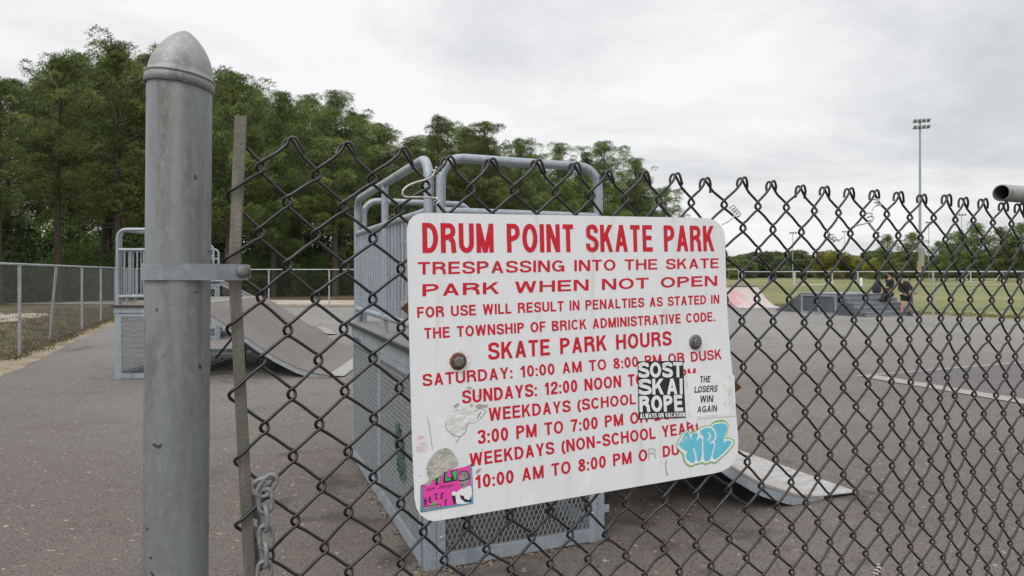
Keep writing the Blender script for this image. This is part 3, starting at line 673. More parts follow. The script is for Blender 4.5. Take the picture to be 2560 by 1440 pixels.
m = MB(); m.tube([V(b.x, b.y, 0), V(b.x, b.y, 1.86)], .03, 20); m.build('line_post', MT['galv'], fence)
# twisted tie wires left in the mesh
def coil(p0, p1, r, turns, n=9):
    p0, p1 = Vector(p0), Vector(p1); d = (p1 - p0); x = d.normalized().orthogonal().normalized(); y = d.normalized().cross(x)
    k = int(turns * n); return [p0 + d * (i / k) + (x * math.cos(6.2832 * i / n) + y * math.sin(6.2832 * i / n)) * r for i in range(k + 1)]
def tie(pts_list, r=.00135, nm='tie_wire'):
    q = MB()
    for P in pts_list: q.tube(P, r, 6)
    return q.build(nm, MT['tie'], fence)
S = lambda L, o=.006, k=5: spline([fp(x, y, o) if len((x, y)) == 2 else None for x, y in L], k)
tie([S([(1088, 424), (1083, 437), (1068, 448), (1040, 456), (1018, 466), (1007, 478), (1009, 490), (1022, 493), (1050, 493), (1078, 494), (1090, 496)]),
     coil(fp(1083, 436, .001), fp(1096, 424, .001), .0046, 1.6), coil(fp(1086, 494, .001), fp(1094, 508, .001), .0042, 2.0)], .00165)
tie([coil(fp(1829, 515, -.002), fp(1848, 538, -.002), .0046, 4.2), S([(1842, 532), (1834, 542), (1822, 553), (1806, 561)])])
tie([coil(fp(2190, 496, .001), fp(2194, 508, .001), .0046, 1.6), S([(2193, 510), (2203, 511), (2187, 516), (2180, 526)]), coil(fp(2171, 530, .001), fp(2180, 552, .001), .0052, 2.4),
     S([(2181, 552), (2165, 558), (2150, 562), (2140, 564)]), S([(2173, 550), (2175, 562), (2184, 575), (2198, 582)])], .0016)
tie([coil(fp(2078, 590, -.001), fp(2092, 604, -.001), .0044, 2.4), S([(2094, 602), (2101, 598), (2108, 592)]), S([(2072, 582), (2069, 588), (2075, 595), (2082, 600)])], .0015)
tie([coil(fp(2186, 1440, .0), fp(2202, 1415, .0), .0052, 3.4)], .0017)
# chain hooked through the mesh beside the bar
def link(c, d, side, l=.0215, w=.0084, r=.0032):
    c, d, side = Vector(c), Vector(d).normalized(), Vector(side); side = (side - d * side.dot(d)).normalized(); P = []
    for k in range(24):
        a = 6.2832 * k / 24; s_ = math.sin(a); c_ = math.cos(a)
        P.append(c + d * (s_ * w + math.copysign(1, s_) * (l / 2 - w * .35) * min(1, abs(s_) * 2.4)) + side * c_ * w)
    q = MB(); q.tube(P, r, 9, closed=True); return q
c1 = fp(664, 1240, .009)
chain = empty('steel_chain', c1, 'short galvanised chain hanging from the wire mesh beside the rusty bar', 'chain')
link(fp(668, 1214, .014), V(.5, .1, .75), FU + V(0, 0, .2)).build('link', MT['chain'], chain)
link(fp(661, 1206, .010), FU + V(0, 0, .15), FN * .4 + V(0, 0, .6), l=.015).build('link', MT['chain'], chain)
py = 1250; k = 0
c = fp(664, 1252, .0125)
while c.z > .93:
    sd = (FU + FN * .15) if k % 2 == 0 else (FN + FU * .25)
    link(c, V(.02 * math.sin(k), .02, -1), sd).build('link', MT['chain'], chain)
    c = c + V(-.0004 + .0015 * math.sin(k * 2.1), 0, -.0245); k += 1
c = fp(637, 1262, -.014); k = 0
while c.z > .93:
    sd = (FU + FN * .5) if k % 2 else (FN + FU * .15)
    link(c, V(.06 * math.cos(k), .02, -1), sd).build('link', MT['chain'], chain)
    c = c + V(-.0012 + .003 * math.sin(k * 2.4), 0, -.0242); k += 1

# ---------------------------------------------------------------- lettering: a grotesque drawn as strokes
def arc(cx, cy, rx, ry, a0, a1, n=12): return [(cx + rx * math.cos(R(lerp(a0, a1, k / n))), cy + ry * math.sin(R(lerp(a0, a1, k / n)))) for k in range(n + 1)]
def glyph(ch, s):
    """strokes in a box of width w, cap height 1: ('p', points) ribbons, ('d', x0, y0, x1, y1) slanted bars cut level"""
    h = s / 2; g = s * 1.12
    o = lambda w: [('c', arc(w / 2, .5, w / 2 - h, .5 - h + .006, 0, 360, 32))]
    if ch == 'A': return .72, [('d', .01 + g / 2, 0, .36, 1), ('d', .71 - g / 2, 0, .36, 1), ('p', [(.2, .30), (.52, .30)])]
    if ch == 'B': return .68, [('p', [(h, 0), (h, 1)]), ('p', [(h, 1 - h), (.36, 1 - h)] + arc(.38, .765, .245 - h + .02, .235 - h, 88, -88) + [(h, .53)]), ('p', [(.3, .53)] + arc(.40, .265, .28 - h, .265 - h + .0, 88, -88) + [(h, h)])]
    if ch == 'C': return .72, [('p', arc(.37, .5, .37 - h, .5 - h + .006, 38, 322, 26))]
    if ch == 'D': return .70, [('p', [(h, 0), (h, 1)]), ('p', [(h, 1 - h), (.30, 1 - h)] + arc(.30, .5, .40 - h, .5 - h, 86, -86, 18) + [(.30, h), (h, h)])]
    if ch == 'E': return .62, [('p', [(h, 0), (h, 1)]), ('p', [(h, 1 - h), (.60, 1 - h)]), ('p', [(h, .52), (.56, .52)]), ('p', [(h, h), (.62, h)])]
    if ch == 'F': return .58, [('p', [(h, 0), (h, 1)]), ('p', [(h, 1 - h), (.58, 1 - h)]), ('p', [(h, .50), (.53, .50)])]
    if ch == 'G': return .75, [('p', arc(.375, .5, .375 - h, .5 - h + .006, 40, 330, 26)), ('p', [(.40, .46), (.75 - h, .46), (.75 - h, 0)])]
    if ch == 'H': return .70, [('p', [(h, 0), (h, 1)]), ('p', [(.70 - h, 0), (.70 - h, 1)]), ('p', [(h, .53), (.70 - h, .53)])]
    if ch == 'I': return s, [('p', [(h, 0), (h, 1)])]
    if ch == 'J': return .52, [('p', [(.52 - h, 1)] + arc(.26, .26, .26 - h, .26 - h, 0, -180, 10))]
    if ch == 'K': return .70, [('p', [(h, 0), (h, 1)]), ('d', .13, .36, .69 - g / 2 - .02, 1), ('d', .70 - g / 2, 0, .33, .62)]
    if ch == 'L': return .56, [('p', [(h, 0), (h, 1)]), ('p', [(h, h), (.56, h)])]
    if ch == 'M': return .82, [('p', [(h, 0), (h, 1)]), ('p', [(.82 - h, 0), (.82 - h, 1)]), ('d', g * .5, 1, .41, 0), ('d', .82 - g * .5, 1, .41, 0)]
    if ch == 'N': return .70, [('p', [(h, 0), (h, 1)]), ('p', [(.70 - h, 0), (.70 - h, 1)]), ('d', g * .52, 1, .70 - g * .52, 0)]
    if ch == 'O': return .76, o(.76)
    if ch == 'P': return .64, [('p', [(h, 0), (h, 1)]), ('p', [(h, 1 - h), (.34, 1 - h)] + arc(.36, .715, .28 - h, .285 - h, 88, -88) + [(h, .43)])]
    if ch == 'R': return .70, [('p', [(h, 0), (h, 1)]), ('p', [(h, 1 - h), (.36, 1 - h)] + arc(.38, .735, .29 - h, .265 - h, 88, -88) + [(h, .47)]), ('p', [(.40, .47), (.52, .44), (.585, .34), (.60, .12), (.635, 0)])]
    if ch == 'S':
        P = [(.60 - h * .3, .70), (.565, .83), (.46, 1 - h - .01), (.33, 1 - h + .006), (.19, 1 - h - .02), (.10, .82), (h + .03, .72), (.11, .61), (.22, .545), (.36, .50), (.50, .445), (.585, .36), (.60, .265), (.57, .16), (.47, h + .015), (.33, h - .006), (.19, h + .02), (.095, .17), (h, .31)]
        return .66, [('p', [(p.x, p.y) for p in spline([V(x, y, 0) for x, y in P], 2)])]
    if ch == 'T': return .62, [('p', [(.31, 0), (.31, 1)]), ('p', [(0, 1 - h), (.62, 1 - h)])]
    if ch == 'U': return .70, [('p', [(h, 1)] + arc(.35, .33, .35 - h, .33 - h + .006, 180, 360, 16) + [(.70 - h, 1)])]
    if ch == 'V': return .68, [('d', .34, 0, g / 2, 1), ('d', .34, 0, .68 - g / 2, 1)]
    if ch == 'W': return .98, [('d', .255, 0, g / 2, 1), ('d', .255, 0, .49, 1), ('d', .725, 0, .49, 1), ('d', .725, 0, .98 - g / 2, 1)]
    if ch == 'X': return .68, [('d', g / 2, 0, .68 - g / 2, 1), ('d', g / 2, 1, .68 - g / 2, 0)]
    if ch == 'Y': return .68, [('p', [(.34, 0), (.34, .42)]), ('d', .34, .38, g / 2, 1), ('d', .34, .38, .68 - g / 2, 1)]
    if ch == '0': return .56, o(.56)
    if ch == '1': return .40, [('p', [(.27, 0), (.27, 1)]), ('p', [(.02, .74), (.12, .755), (.2, .83), (.235, .97)])]
    if ch == '2':
        P = [(h, .66), (.10, .82), (.19, .91), (.29, 1 - h + .006), (.41, .90), (.49, .78), (.47, .63), (.36, .47), (.21, .33), (.10, .18), (h, .06)]
        return .57, [('p', [(p.x, p.y) for p in spline([V(x, y, 0) for x, y in P], 2)]), ('p', [(.0, h), (.56, h)])]
    if ch == '3':
        P = [(h, .74), (.10, .86), (.27, 1 - h + .006), (.43, .88), (.475, .74), (.42, .58), (.25, .525)]
        Q = [(.25, .527), (.43, .46), (.50, .29), (.45, .14), (.28, h - .006), (.12, .12), (h, .28)]
        return .57, [('p', [(p.x, p.y) for p in spline([V(x, y, 0) for x, y in P], 3)]), ('p', [(p.x, p.y) for p in spline([V(x, y, 0) for x, y in Q], 3)])]
    if ch == '5': return .57, [('p', [(.53, 1 - h), (.14, 1 - h), (.09, .5)]), ('p', [(.09, .5), (.2, .6), (.3, .61)] + arc(.27, .32, .30 - h, .32 - h, 75, -165, 14))]
    if ch == '7': return .56, [('p', [(0, 1 - h), (.55, 1 - h)]), ('p', [(.50, 1 - h), (.33, .55), (.22, 0)])]
    if ch == '8': return .58, [('c', arc(.29, .755, .265 - h, .245 - h, 0, 360, 22)), ('c', arc(.29, .27, .29 - h, .27 - h + .006, 0, 360, 22))]
    if ch == ':': return s, [('p', [(h, 0), (h, s)]), ('p', [(h, .52), (h, .52 + s)])]
    if ch == '.': return s, [('p', [(h, 0), (h, s)])]
    if ch == '-': return .42, [('p', [(.02, .40), (.40, .40)])]
    if ch == '(': return .28, [('p', arc(.55, .40, .55 - h, .66, 128, 232, 12))]
    if ch == ')': return .28, [('p', arc(-.27, .40, .55 - h, .66, 52, -52, 12))]
    return .34, []
def ribbon(P, s, closed=False):
    m = len(P); Lf, Rt = [], []
    for i in range(m):
        a = P[i - 1] if (i or closed) else None; b = P[(i + 1) % m] if (i < m - 1 or closed) else None; p = Vector(P[i])
        d1 = (p - Vector(a)).normalized() if a is not None else None; d2 = (Vector(b) - p).normalized() if b is not None else None
        d1 = d1 or d2; d2 = d2 or d1
        n1 = Vector((-d1.y, d1.x)); n2 = Vector((-d2.y, d2.x)); n = n1 + n2
        n = n.normalized() if n.length > 1e-6 else n1
        k = min(1 / max(n.dot(n1), .35), 1.6) * s / 2
        Lf.append(p + n * k); Rt.append(p - n * k)
    return Lf, Rt
def text_polys(txt, ratio, s, gap=.13, space=.36):
    """polygons of a line of text, cap height 1, squeezed or widened to the given width without changing the stroke"""
    gl = [glyph(c, s) for c in txt]
    fixed = s * sum(c in 'I:.' for c in txt)
    wid = sum((w if st else space) for c, (w, st) in zip(txt, gl) if c not in 'I:.') + gap * (len(txt) - 1)
    k = (ratio - fixed) / wid; x = 0; out = []
    for c, (w, st) in zip(txt, gl):
        if not st: x += (space + gap) * k; continue
        keep = s if c in 'I:.' else None
        ww = w * k if not keep else w; off = x
        for q in st:
            if q[0] == 'd':
                _, x0, y0, x1, y1 = q; L = math.hypot((x1 - x0) * k, y1 - y0); g = s * min(L / max(abs(y1 - y0), .01), 2.0) / 2 * .97
                X0, X1 = off + x0 * k, off + x1 * k
                # keep the bar inside the glyph box after squeezing
                lo, hi = off + g, off + ww - g
                if abs(x0 - s * .56) < .03 or abs(x0 - w + s * .56) < .03: X0 = min(max(X0, lo), hi)
                if abs(x1 - s * .56) < .03 or abs(x1 - w + s * .56) < .03: X1 = min(max(X1, lo), hi)
                out.append([[(X0 - g, y0), (X0 + g, y0), (X1 + g, y1), (X1 - g, y1)]])
            else:
                h = s / 2
                def fx(px):                            # squeeze centre lines between the inset edges so the stroke stays in the box
                    if keep: return off + px
                    if w - 2 * h < .02: return off + px * k
                    return off + h + (px - h) / (w - 2 * h) * (ww - 2 * h)
                P = [(fx(px), py) for px, py in q[1]]
                cl = q[0] == 'c'
                if cl: P = P[:-1]
                Lf, Rt = ribbon(P, s, cl); n = len(P)
                out.append([[tuple(Lf[i]), tuple(Rt[i]), tuple(Rt[(i + 1) % n]), tuple(Lf[(i + 1) % n])] for i in range(n if cl else n - 1)])
        x += ww + gap * k
    return out
def quad_text(mb, txt, BL, BR, TL, TR, s, off, gap=.13, space=.36, shear=0, wide=1.0):
    """text fitted to a quadrangle given by its four corners on the sign face"""
    b0, b1, t0, t1 = fp(*BL, off), fp(*BR, off), fp(*TL, off), fp(*TR, off)
    ratio = (b1 - b0).length / (((t0 - b0).length + (t1 - b1).length) / 2)
    ratio /= wide
    for i, pl in enumerate(text_polys(txt, ratio, s, gap, space)):
        o = (i % 7) * .00004
        for P in pl:
            vs = []
            for x, y in P:
                u = (x + shear * y) / ratio
                vs.append(b0 + (b1 - b0) * u + ((t0 - b0) * (1 - u) + (t1 - b1) * u) * y + FN * o)
            n = (vs[1] - vs[0]).cross(vs[2] - vs[0])
            mb.poly(vs if n.dot(FN) > 0 else vs[::-1])
# ---------------------------------------------------------------- the sign
SO = .0120
SM = FM.copy(); SM.translation = fp(1430, 900, SO)
sign = empty('sign', SM, 'white skate park rules sign with red lettering bolted to the black wire mesh', 'sign')
def rc(P, k=4): return [fp(p[0], p[1], SO) for p in P]
tl = [(1017, 590), (1017.5, 570), (1023, 552), (1034, 540), (1048, 533.5), (1066, 532)]
tr = [(1750, 544.5), (1772, 546), (1790, 552), (1803, 564), (1811, 581), (1813, 605)]
rt = [(1815, 700), (1819, 790), (1826, 880), (1835, 970), (1842, 1050), (1845.5, 1095)]
br = [(1845, 1128), (1838, 1150), (1824, 1168), (1803, 1179), (1785, 1183.5)]
bl = [(1100, 1301), (1082, 1303), (1066, 1298), (1051, 1287), (1041, 1270), (1036.5, 1248)]
lf = [(1030, 1100), (1024.5, 900), (1019.5, 700)]
out = tl + tr + rt + br + bl + lf
m = MB(); P = rc(out)[::-1]; m.prism(P, -FN * .0018); pl = m.build('panel', MT['sign'], sign, fix=True); pl.data.materials.append(MT['sign_edge'])
for f in pl.data.polygons:
    if len(f.vertices) == 4: f.material_index = 1
T0 = SO + .0003
lines = [("DRUM POINT SKATE PARK", (1056.5, 632.5), (1786, 628), (1055, 557), (1784, 564.5), .168, .12, .40),
 ("TRESPASSING INTO THE SKATE", (1045, 686.8), (1797, 670), (1045, 655), (1797, 645.5), .165, .12, .36),
 ("PARK WHEN NOT OPEN", (1056, 741), (1793, 714.3), (1056, 710.5), (1793, 689), .170, .12, .40),
 ("FOR USE WILL RESULT IN PENALTIES AS STATED IN", (1043.5, 794.8), (1798, 758.6), (1042.5, 767.5), (1798, 736.3), .180, .13, .36),
 ("THE TOWNSHIP OF BRICK ADMINISTRATIVE CODE.", (1061, 847.5), (1788, 802.5), (1060, 820), (1787, 779.5), .180, .13, .36),
 ("SKATE PARK HOURS", (1221, 900), (1678.5, 863), (1220, 857), (1677.5, 827.5), .180, .13, .40),
 ("SATURDAY: 10:00 AM TO 8:00 PM OR DUSK", (1057, 966), (1805, 897.5), (1056, 935.5), (1803, 873), .180, .13, .38),
 ("SUNDAYS: 12:00 NOON TO 8:00 PM", (1156, 1009.5), (1740, 948), (1155, 976.5), (1739, 920), .180, .13, .38),
 ("WEEKDAYS (SCHOOL", (1222, 1053), (1590, 1010), (1221, 1020), (1589, 984), .180, .13, .34),
 ("3:00 PM TO 7:00 PM OR DUSK", (1195, 1110), (1720, 1042), (1194, 1076), (1719, 1015), .180, .13, .36),
 ("WEEKDAYS (NON-SCHOOL YEAR)", (1174.5, 1166.5), (1746, 1080), (1173, 1134), (1744, 1052), .180, .13, .36),
 ("10:00 AM TO 8:00 PM O", (1189, 1222), (1618.5, 1151.5), (1188, 1189), (1617.5, 1122), .180, .13, .36),
 ("DU", (1657.5, 1143.5), (1698, 1136.5), (1656.5, 1115.5), (1697, 1109), .19, .13, .36)]
WIDE = {'DRUM': 1.0, 'TRES': 1.6, 'PARK': 1.9}
for (tx, a, b, c, d, s, gp, sp) in lines:
    m = MB(); quad_text(m, tx, a, b, c, d, s, T0, gp, sp, wide=WIDE.get(tx[:4], 1.12)); m.build('lettering', MT['red'], sign)
m = MB(); quad_text(m, "R", (1620, 1149.5), (1641, 1146), (1619.5, 1121.5), (1640.5, 1118), .16, T0); m.build('lettering', MT['ghost'], sign)['label'] = 'pale ghost of a peeled letter R'
def shape(pts, off, m, name=None, parent=None, sm=0, mb=None):
    q = mb or MB(); P = [(p[0], p[1]) for p in pts]
    if sm: P = [(v.x, v.y) for v in spline([V(x, y, 0) for x, y in P + [P[0]]], sm)][:-1]
    vs = [fp(x, y, off) for x, y in P]; nn = Vector((0, 0, 0))
    for i in range(len(vs)): nn += vs[i].cross(vs[(i + 1) % len(vs)])
    q.poly(vs if nn.dot(FN) > 0 else vs[::-1])
    if mb is None: return q.build(name, m, parent)
def stroke(mb, pts, w, off, sm=0):
    P = [(v.x, v.y) for v in spline([V(x, y, 0) for x, y in pts], sm)] if sm else pts
    Lf, Rt = ribbon(P, w)
    for i in range(len(P) - 1): shape([Lf[i], Rt[i], Rt[i + 1], Lf[i + 1]], off, None, mb=mb)
# bolts through the sign
for (x, y, mw, lab) in ((1145, 903, 'rust', 'hex bolt on a rusty washer with flaked sheeting around it'), (1738, 855, 'bolt', 'dull grey hex bolt near the right edge')):
    c = fp(x, y, SO); q = MB(); q.lathe(c, FN, [(.0130, .0), (.0134, .0012), (.0120, .0030), (.0088, .0034)], 24)
    w = q.build('washer', MT[mw], sign); w['label'] = lab
    q = MB(); q.lathe(c + FN * .003, FN, [(.0086, 0), (.0086, .0048), (.0072, .0058), (0, .0060)], 6, smooth=False); q.build('hex_head', MT['bolt'], w)
q = MB(); rnd = random.Random(2)
P = [(1145 + math.cos(a) * (27 + rnd.uniform(-4, 4)), 904 + math.sin(a) * (28 + rnd.uniform(-4, 4))) for a in [6.2832 * k / 20 for k in range(20)]]
shape(P, SO + .0007, MT['paper_white'], 'flaked_patch', sign); P = [(1131 + math.cos(a) * 9, 886 + math.sin(a) * 6) for a in [6.2832 * k / 9 for k in range(9)]]
# rusty square plates of the mounting bar behind the mesh
for (x, y) in ((1019, 771), (1838, 968)):
    q = MB(); q.prism([fp(x - 17, y, -.012), fp(x, y - 15, -.012), fp(x + 17, y, -.012), fp(x, y + 15, -.012)], -FN * .003); q.build('backing_plate', MT['rust'], sign, fix=True)
# ---- stickers
LY = SO + .0008                                         # layers above the lettering
g = lambda dx: LY + .00016 * dx
st = shape([(1594.5, 903.5), (1707.5, 902), (1714.5, 1044), (1596.5, 1048.5)], g(1), MT['st_black'], 'sticker', sign); st['label'] = 'black sticker with heavy white capitals'
q = MB()
quad_text(q, "SOST", (1597, 944.5), (1706, 943), (1596.5, 906), (1705, 905), .225, g(2.2), .10)
quad_text(q, "SKAI", (1598, 987), (1707, 985.5), (1597.5, 947.5), (1706, 946), .225, g(2.2), .10)
quad_text(q, "ROPE", (1599, 1030.5), (1708, 1028), (1598, 990), (1705.5, 987), .225, g(2.2), .10)
quad_text(q, "ALWAYS ON VACATION", (1600, 1046), (1713, 1041.5), (1599.5, 1034), (1712, 1030.5), .22, g(2.2), .10, .25)
q.build('lettering', MT['st_white'], st)
shape([(1699, 945), (1836, 938), (1840, 1040), (1745, 1046), (1738, 1066), (1716, 1052)], g(.2), MT['smudge'], 'glue_patch', sign)
st = shape([(1718, 934), (1806, 932), (1811, 1036), (1724, 1042)], g(1.6), MT['st_white'], 'sticker', sign); st['label'] = 'white sticker with slanted black brush capitals'
q = MB()
for tx, a, b, c, d in (("THE", (1750, 957), (1776, 955.5), (1748, 940.5), (1775, 939.5)), ("LOSERS", (1736, 981.5), (1792, 979), (1735, 966), (1793, 963)),
                       ("WIN", (1750, 1006.5), (1782, 1005), (1748, 989), (1781, 988)), ("AGAIN", (1743, 1031.5), (1792, 1029), (1742, 1016), (1791, 1012.5))):
    quad_text(q, tx, a, b, c, d, .17, g(2.8), .12, .3, shear=.16)
stroke(q, [(1736, 981), (1752, 980)], 2.6, g(2.75)); q.build('lettering', MT['st_ink'], st)
# blue graffiti sticker
def z1(P): return [(1680 + x / 10.283, 1040 + y / 10.286) for x, y in P]
og = z1([(110, 740), (150, 640), (250, 470), (330, 375), (390, 350), (440, 390), (490, 440), (560, 390), (660, 350), (740, 285), (860, 240), (985, 245), (1010, 200), (1100, 130), (1300, 100), (1400, 140), (1455, 220), (1440, 340), (1385, 575), (1500, 565), (1590, 610), (1610, 690), (1560, 790), (1400, 960), (1250, 1100), (1150, 1200), (1060, 1222), (990, 1190), (930, 1235), (840, 1245), (760, 1205), (690, 1245), (600, 1250), (540, 1295), (450, 1300), (350, 1230), (290, 1110), (280, 1000), (190, 900), (125, 820)])
ow = z1([(128, 740), (165, 650), (265, 480), (345, 390), (395, 370), (440, 430), (490, 465), (570, 410), (670, 370), (750, 305), (870, 262), (995, 268), (1030, 215), (1110, 170), (1300, 148), (1390, 170), (1435, 240), (1420, 345), (1365, 598), (1500, 588), (1570, 630), (1585, 690), (1540, 780), (1385, 945), (1230, 1085), (1140, 1170), (1060, 1190), (990, 1160), (925, 1208), (840, 1215), (765, 1178), (690, 1215), (600, 1225), (540, 1265), (460, 1270), (370, 1205), (318, 1100), (310, 985), (200, 880), (140, 810)])
st = shape(og, g(1.2), MT['st_green'], 'sticker', sign); st['label'] = 'pale blue graffiti tag sticker cut out with a lime edge'
shape(ow, g(2.0), MT['st_white'], 'white_border', st)
q = MB()
for P in ([(165, 740), (260, 580), (330, 440), (395, 395), (440, 460), (520, 640), (500, 500), (560, 430), (640, 430), (670, 490), (620, 660), (690, 580), (745, 545), (772, 600), (770, 1000), (745, 1130), (690, 1180), (650, 1170), (635, 1080), (625, 960), (575, 870), (612, 800), (560, 830), (545, 880), (590, 1000), (600, 1130), (570, 1200), (500, 1205), (400, 1130), (345, 1030), (400, 890), (330, 905), (320, 860), (290, 870)],
          [(715, 395), (800, 330), (900, 300), (1010, 320), (1090, 420), (1110, 520), (1070, 620), (1000, 665), (930, 720), (1050, 690), (1095, 720), (1060, 850), (1020, 1000), (980, 1120), (920, 1165), (860, 1165), (820, 1100), (805, 900), (805, 520), (740, 480)],
          [(1030, 260), (1100, 210), (1300, 180), (1390, 210), (1420, 280), (1390, 420), (1345, 560), (1320, 710), (1370, 645), (1480, 630), (1535, 660), (1500, 750), (1350, 920), (1200, 1060), (1110, 1115), (1060, 1095), (1040, 1020), (1090, 850), (1120, 700), (1090, 660), (1140, 560), (1145, 470), (1110, 370)]):
    shape(z1(P), g(2.8), None, mb=q)
q.build('tag_letters', MT['st_blue'], st, )
q = MB(); stroke(q, z1([(930, 415), (955, 465), (990, 500), (985, 545), (945, 575), (945, 610), (985, 615)]), 3.2, g(3.4), 3)
stroke(q, z1([(215, 640), (245, 690), (250, 620), (290, 680), (270, 590), (330, 650), (300, 560), (380, 620), (345, 530), (405, 555)]), 1.4, g(3.4)); q.build('scribble', MT['st_white'], st)
# peeled backing over the pink sticker
def z2(P): return [(1030 + x / 6, 1060 + y / 6) for x, y in P]
st = shape(z2([(130, 925), (895, 600), (918, 1190), (130, 1325)]), g(1.0), MT['st_ink'], 'sticker', sign); st['label'] = 'hot pink sticker of jumping skaters torn along its top'
q = MB()
for a, b in (((150, 935), (150, 1305)), ((150, 1305), (905, 1180)), ((905, 1180), (882, 622)), ((882, 622), (420, 790))): stroke(q, z2([a, b]), 2.4, g(1.8))
q.build('blue_border', MT['st_blue'], st)
shape(z2([(165, 905), (250, 900), (420, 790), (560, 690), (868, 628), (893, 1165), (165, 1290)]), g(2.0), MT['st_pink'], 'pink_ground', st)
q = MB()
for tx, a, b, c, d in (("F", (345, 920), (405, 905), (370, 790), (430, 765)), ("L", (470, 890), (590, 865), (480, 730), (560, 705)), ("Y", (610, 865), (690, 845), (575, 705), (690, 690))):
    quad_text(q, tx, *z2([a, b, c, d]), .42, g(2.5))
quad_text(q, "NEW", *z2([(222, 1008), (342, 978), (218, 970), (340, 943)]), .16, g(2.4), .15)
quad_text(q, "JERSEY", *z2([(395, 972), (645, 935), (392, 928), (645, 893)]), .16, g(2.4), .15)
stroke(q, z2([(165, 1245), (430, 1200), (430, 1250)]), 1.3, g(3.6))
def skater(x, y, s, L):
    for P in L: stroke(q, z2([(x + a * s, y + b * s) for a, b in P]), 2.0, g(3.7))
    shape(z2([(x + math.cos(k) * 11 * s, y - 78 * s + math.sin(k) * 11 * s) for k in [.785 * i for i in range(8)]]), g(3.75), None, mb=q)
skater(200, 1190, 1, [[(0, -66), (2, -20), (-12, 5), (-10, 40)], [(2, -20), (16, 5), (18, 36)], [(-14, -55), (-20, -10)], [(12, -55), (18, -15)]])
skater(268, 1165, .95, [[(-4, -66), (0, -22), (14, -2), (40, 12)], [(0, -22), (-6, 6), (14, 20)], [(-8, -60), (-26, -20)], [(0, -58), (22, -34)]])
skater(360, 1115, .9, [[(0, -66), (0, -24), (-6, 2), (-8, 26)], [(0, -24), (14, 0), (16, 24)], [(0, -60), (-38, -58)], [(0, -60), (28, -74)]])
skater(445, 1110, .9, [[(0, -60), (0, -24), (-20, -6), (-8, 24)], [(0, -24), (16, -6), (8, 16)], [(0, -58), (40, -84)], [(0, -58), (-16, -30)]])
skater(505, 1210, .9, [[(0, -40), (0, 0), (-12, 18)], [(0, 0), (12, 16)], [(0, -40), (-22, -62)], [(0, -40), (18, -86)]])
q.build('ink', MT['st_ink'], st)
q = MB()
for tx, a, b, c, d in (("F", (378, 890), (420, 880), (395, 790), (432, 775)), ("L", (500, 858), (580, 842), (500, 742), (548, 728)), ("Y", (628, 838), (672, 828), (596, 716), (680, 700))):
    quad_text(q, tx, *z2([a, b, c, d]), .26, g(3.2))
shape(z2([(258, 1222), (365, 1158), (365, 1205)]), g(3.1), None, mb=q); q.build('green_letters', MT['st_gr'], st)
shape(z2([(168, 1250), (425, 1210), (425, 1240), (168, 1282)]), g(3.1), MT['st_grey'], 'ledge', st)
# a plain black-and-white figure with raised fists
shape(z2([(660, 1030), (740, 970), (830, 940), (885, 935), (888, 1160), (680, 1198), (655, 1120)]), g(3.2), MT['st_white'], 'shirt', st, 2)
shape(z2([(715, 800), (730, 730), (790, 712), (840, 735), (855, 800), (845, 880), (800, 960), (755, 965), (725, 900)]), g(3.5), MT['st_grey'], 'face', st, 2)
q = MB()
shape(z2([(590, 1060), (650, 1070), (665, 1190), (625, 1200)]), g(3.6), None, mb=q); shape(z2([(715, 1060), (770, 1050), (790, 1120), (865, 1140), (890, 1060), (890, 1165), (800, 1175), (730, 1120)]), g(3.6), None, mb=q)
stroke(q, z2([(700, 845), (760, 855), (830, 825), (850, 815)]), 3.2, g(3.9)); stroke(q, z2([(735, 905), (770, 915)]), 2.4, g(3.9)); stroke(q, z2([(715, 760), (735, 718), (790, 705), (850, 745), (856, 830)]), 2.6, g(3.9), 2)
q.build('figure_ink', MT['st_ink'], st)
q = MB(); shape(z2([(598, 1030), (630, 1008), (662, 1030), (660, 1068), (600, 1072)]), g(4.2), None, mb=q, sm=2); shape(z2([(716, 1050), (745, 1015), (790, 1022), (798, 1060), (750, 1078)]), g(4.2), None, mb=q, sm=2); q.build('fists', MT['st_white'], st)
shape(z2([(340, 440), (420, 380), (515, 360), (590, 395), (650, 480), (688, 560), (680, 620), (590, 660), (520, 690), (410, 780), (340, 825), (250, 930), (190, 905), (265, 830), (235, 760), (215, 660), (255, 560), (290, 500)]), g(4.8), MT['paper'], 'torn_backing', sign)
# peeled white patch, smudges and scratches
def z3(P): return [(1020 + x / 3, 840 + y / 3) for x, y in P]
shape(z3([(285, 640), (310, 590), (370, 540), (440, 535), (490, 565), (540, 560), (585, 563), (545, 615), (500, 650), (445, 660), (430, 720), (395, 752), (340, 745), (300, 710), (280, 680)]), g(-1.5), MT['paper_white'], 'peeled_patch', sign)
q = MB()
stroke(q, z3([(285, 640), (281, 680), (300, 712), (345, 748), (395, 752), (430, 720), (447, 662)]), .9, g(-.8)); stroke(q, z3([(490, 565), (545, 540), (585, 563), (540, 622)]), 1.0, g(-.8)); stroke(q, z3([(548, 568), (532, 595), (522, 612)]), 2.2, g(-.8))
stroke(q, z3([(145, 610), (160, 680), (185, 855)]), .9, g(-.8)); stroke(q, z3([(390, 760), (358, 800)]), 1.3, g(-.8)); stroke(q, [(1666, 1150), (1664, 1165), (1666, 1180), (1669, 1190)], 1.6, g(-.8)); stroke(q, z3([(82, 1046), (96, 1049)]), 1.2, g(-.8))
q.build('scratches', MT['scratch'], sign)
q = MB()
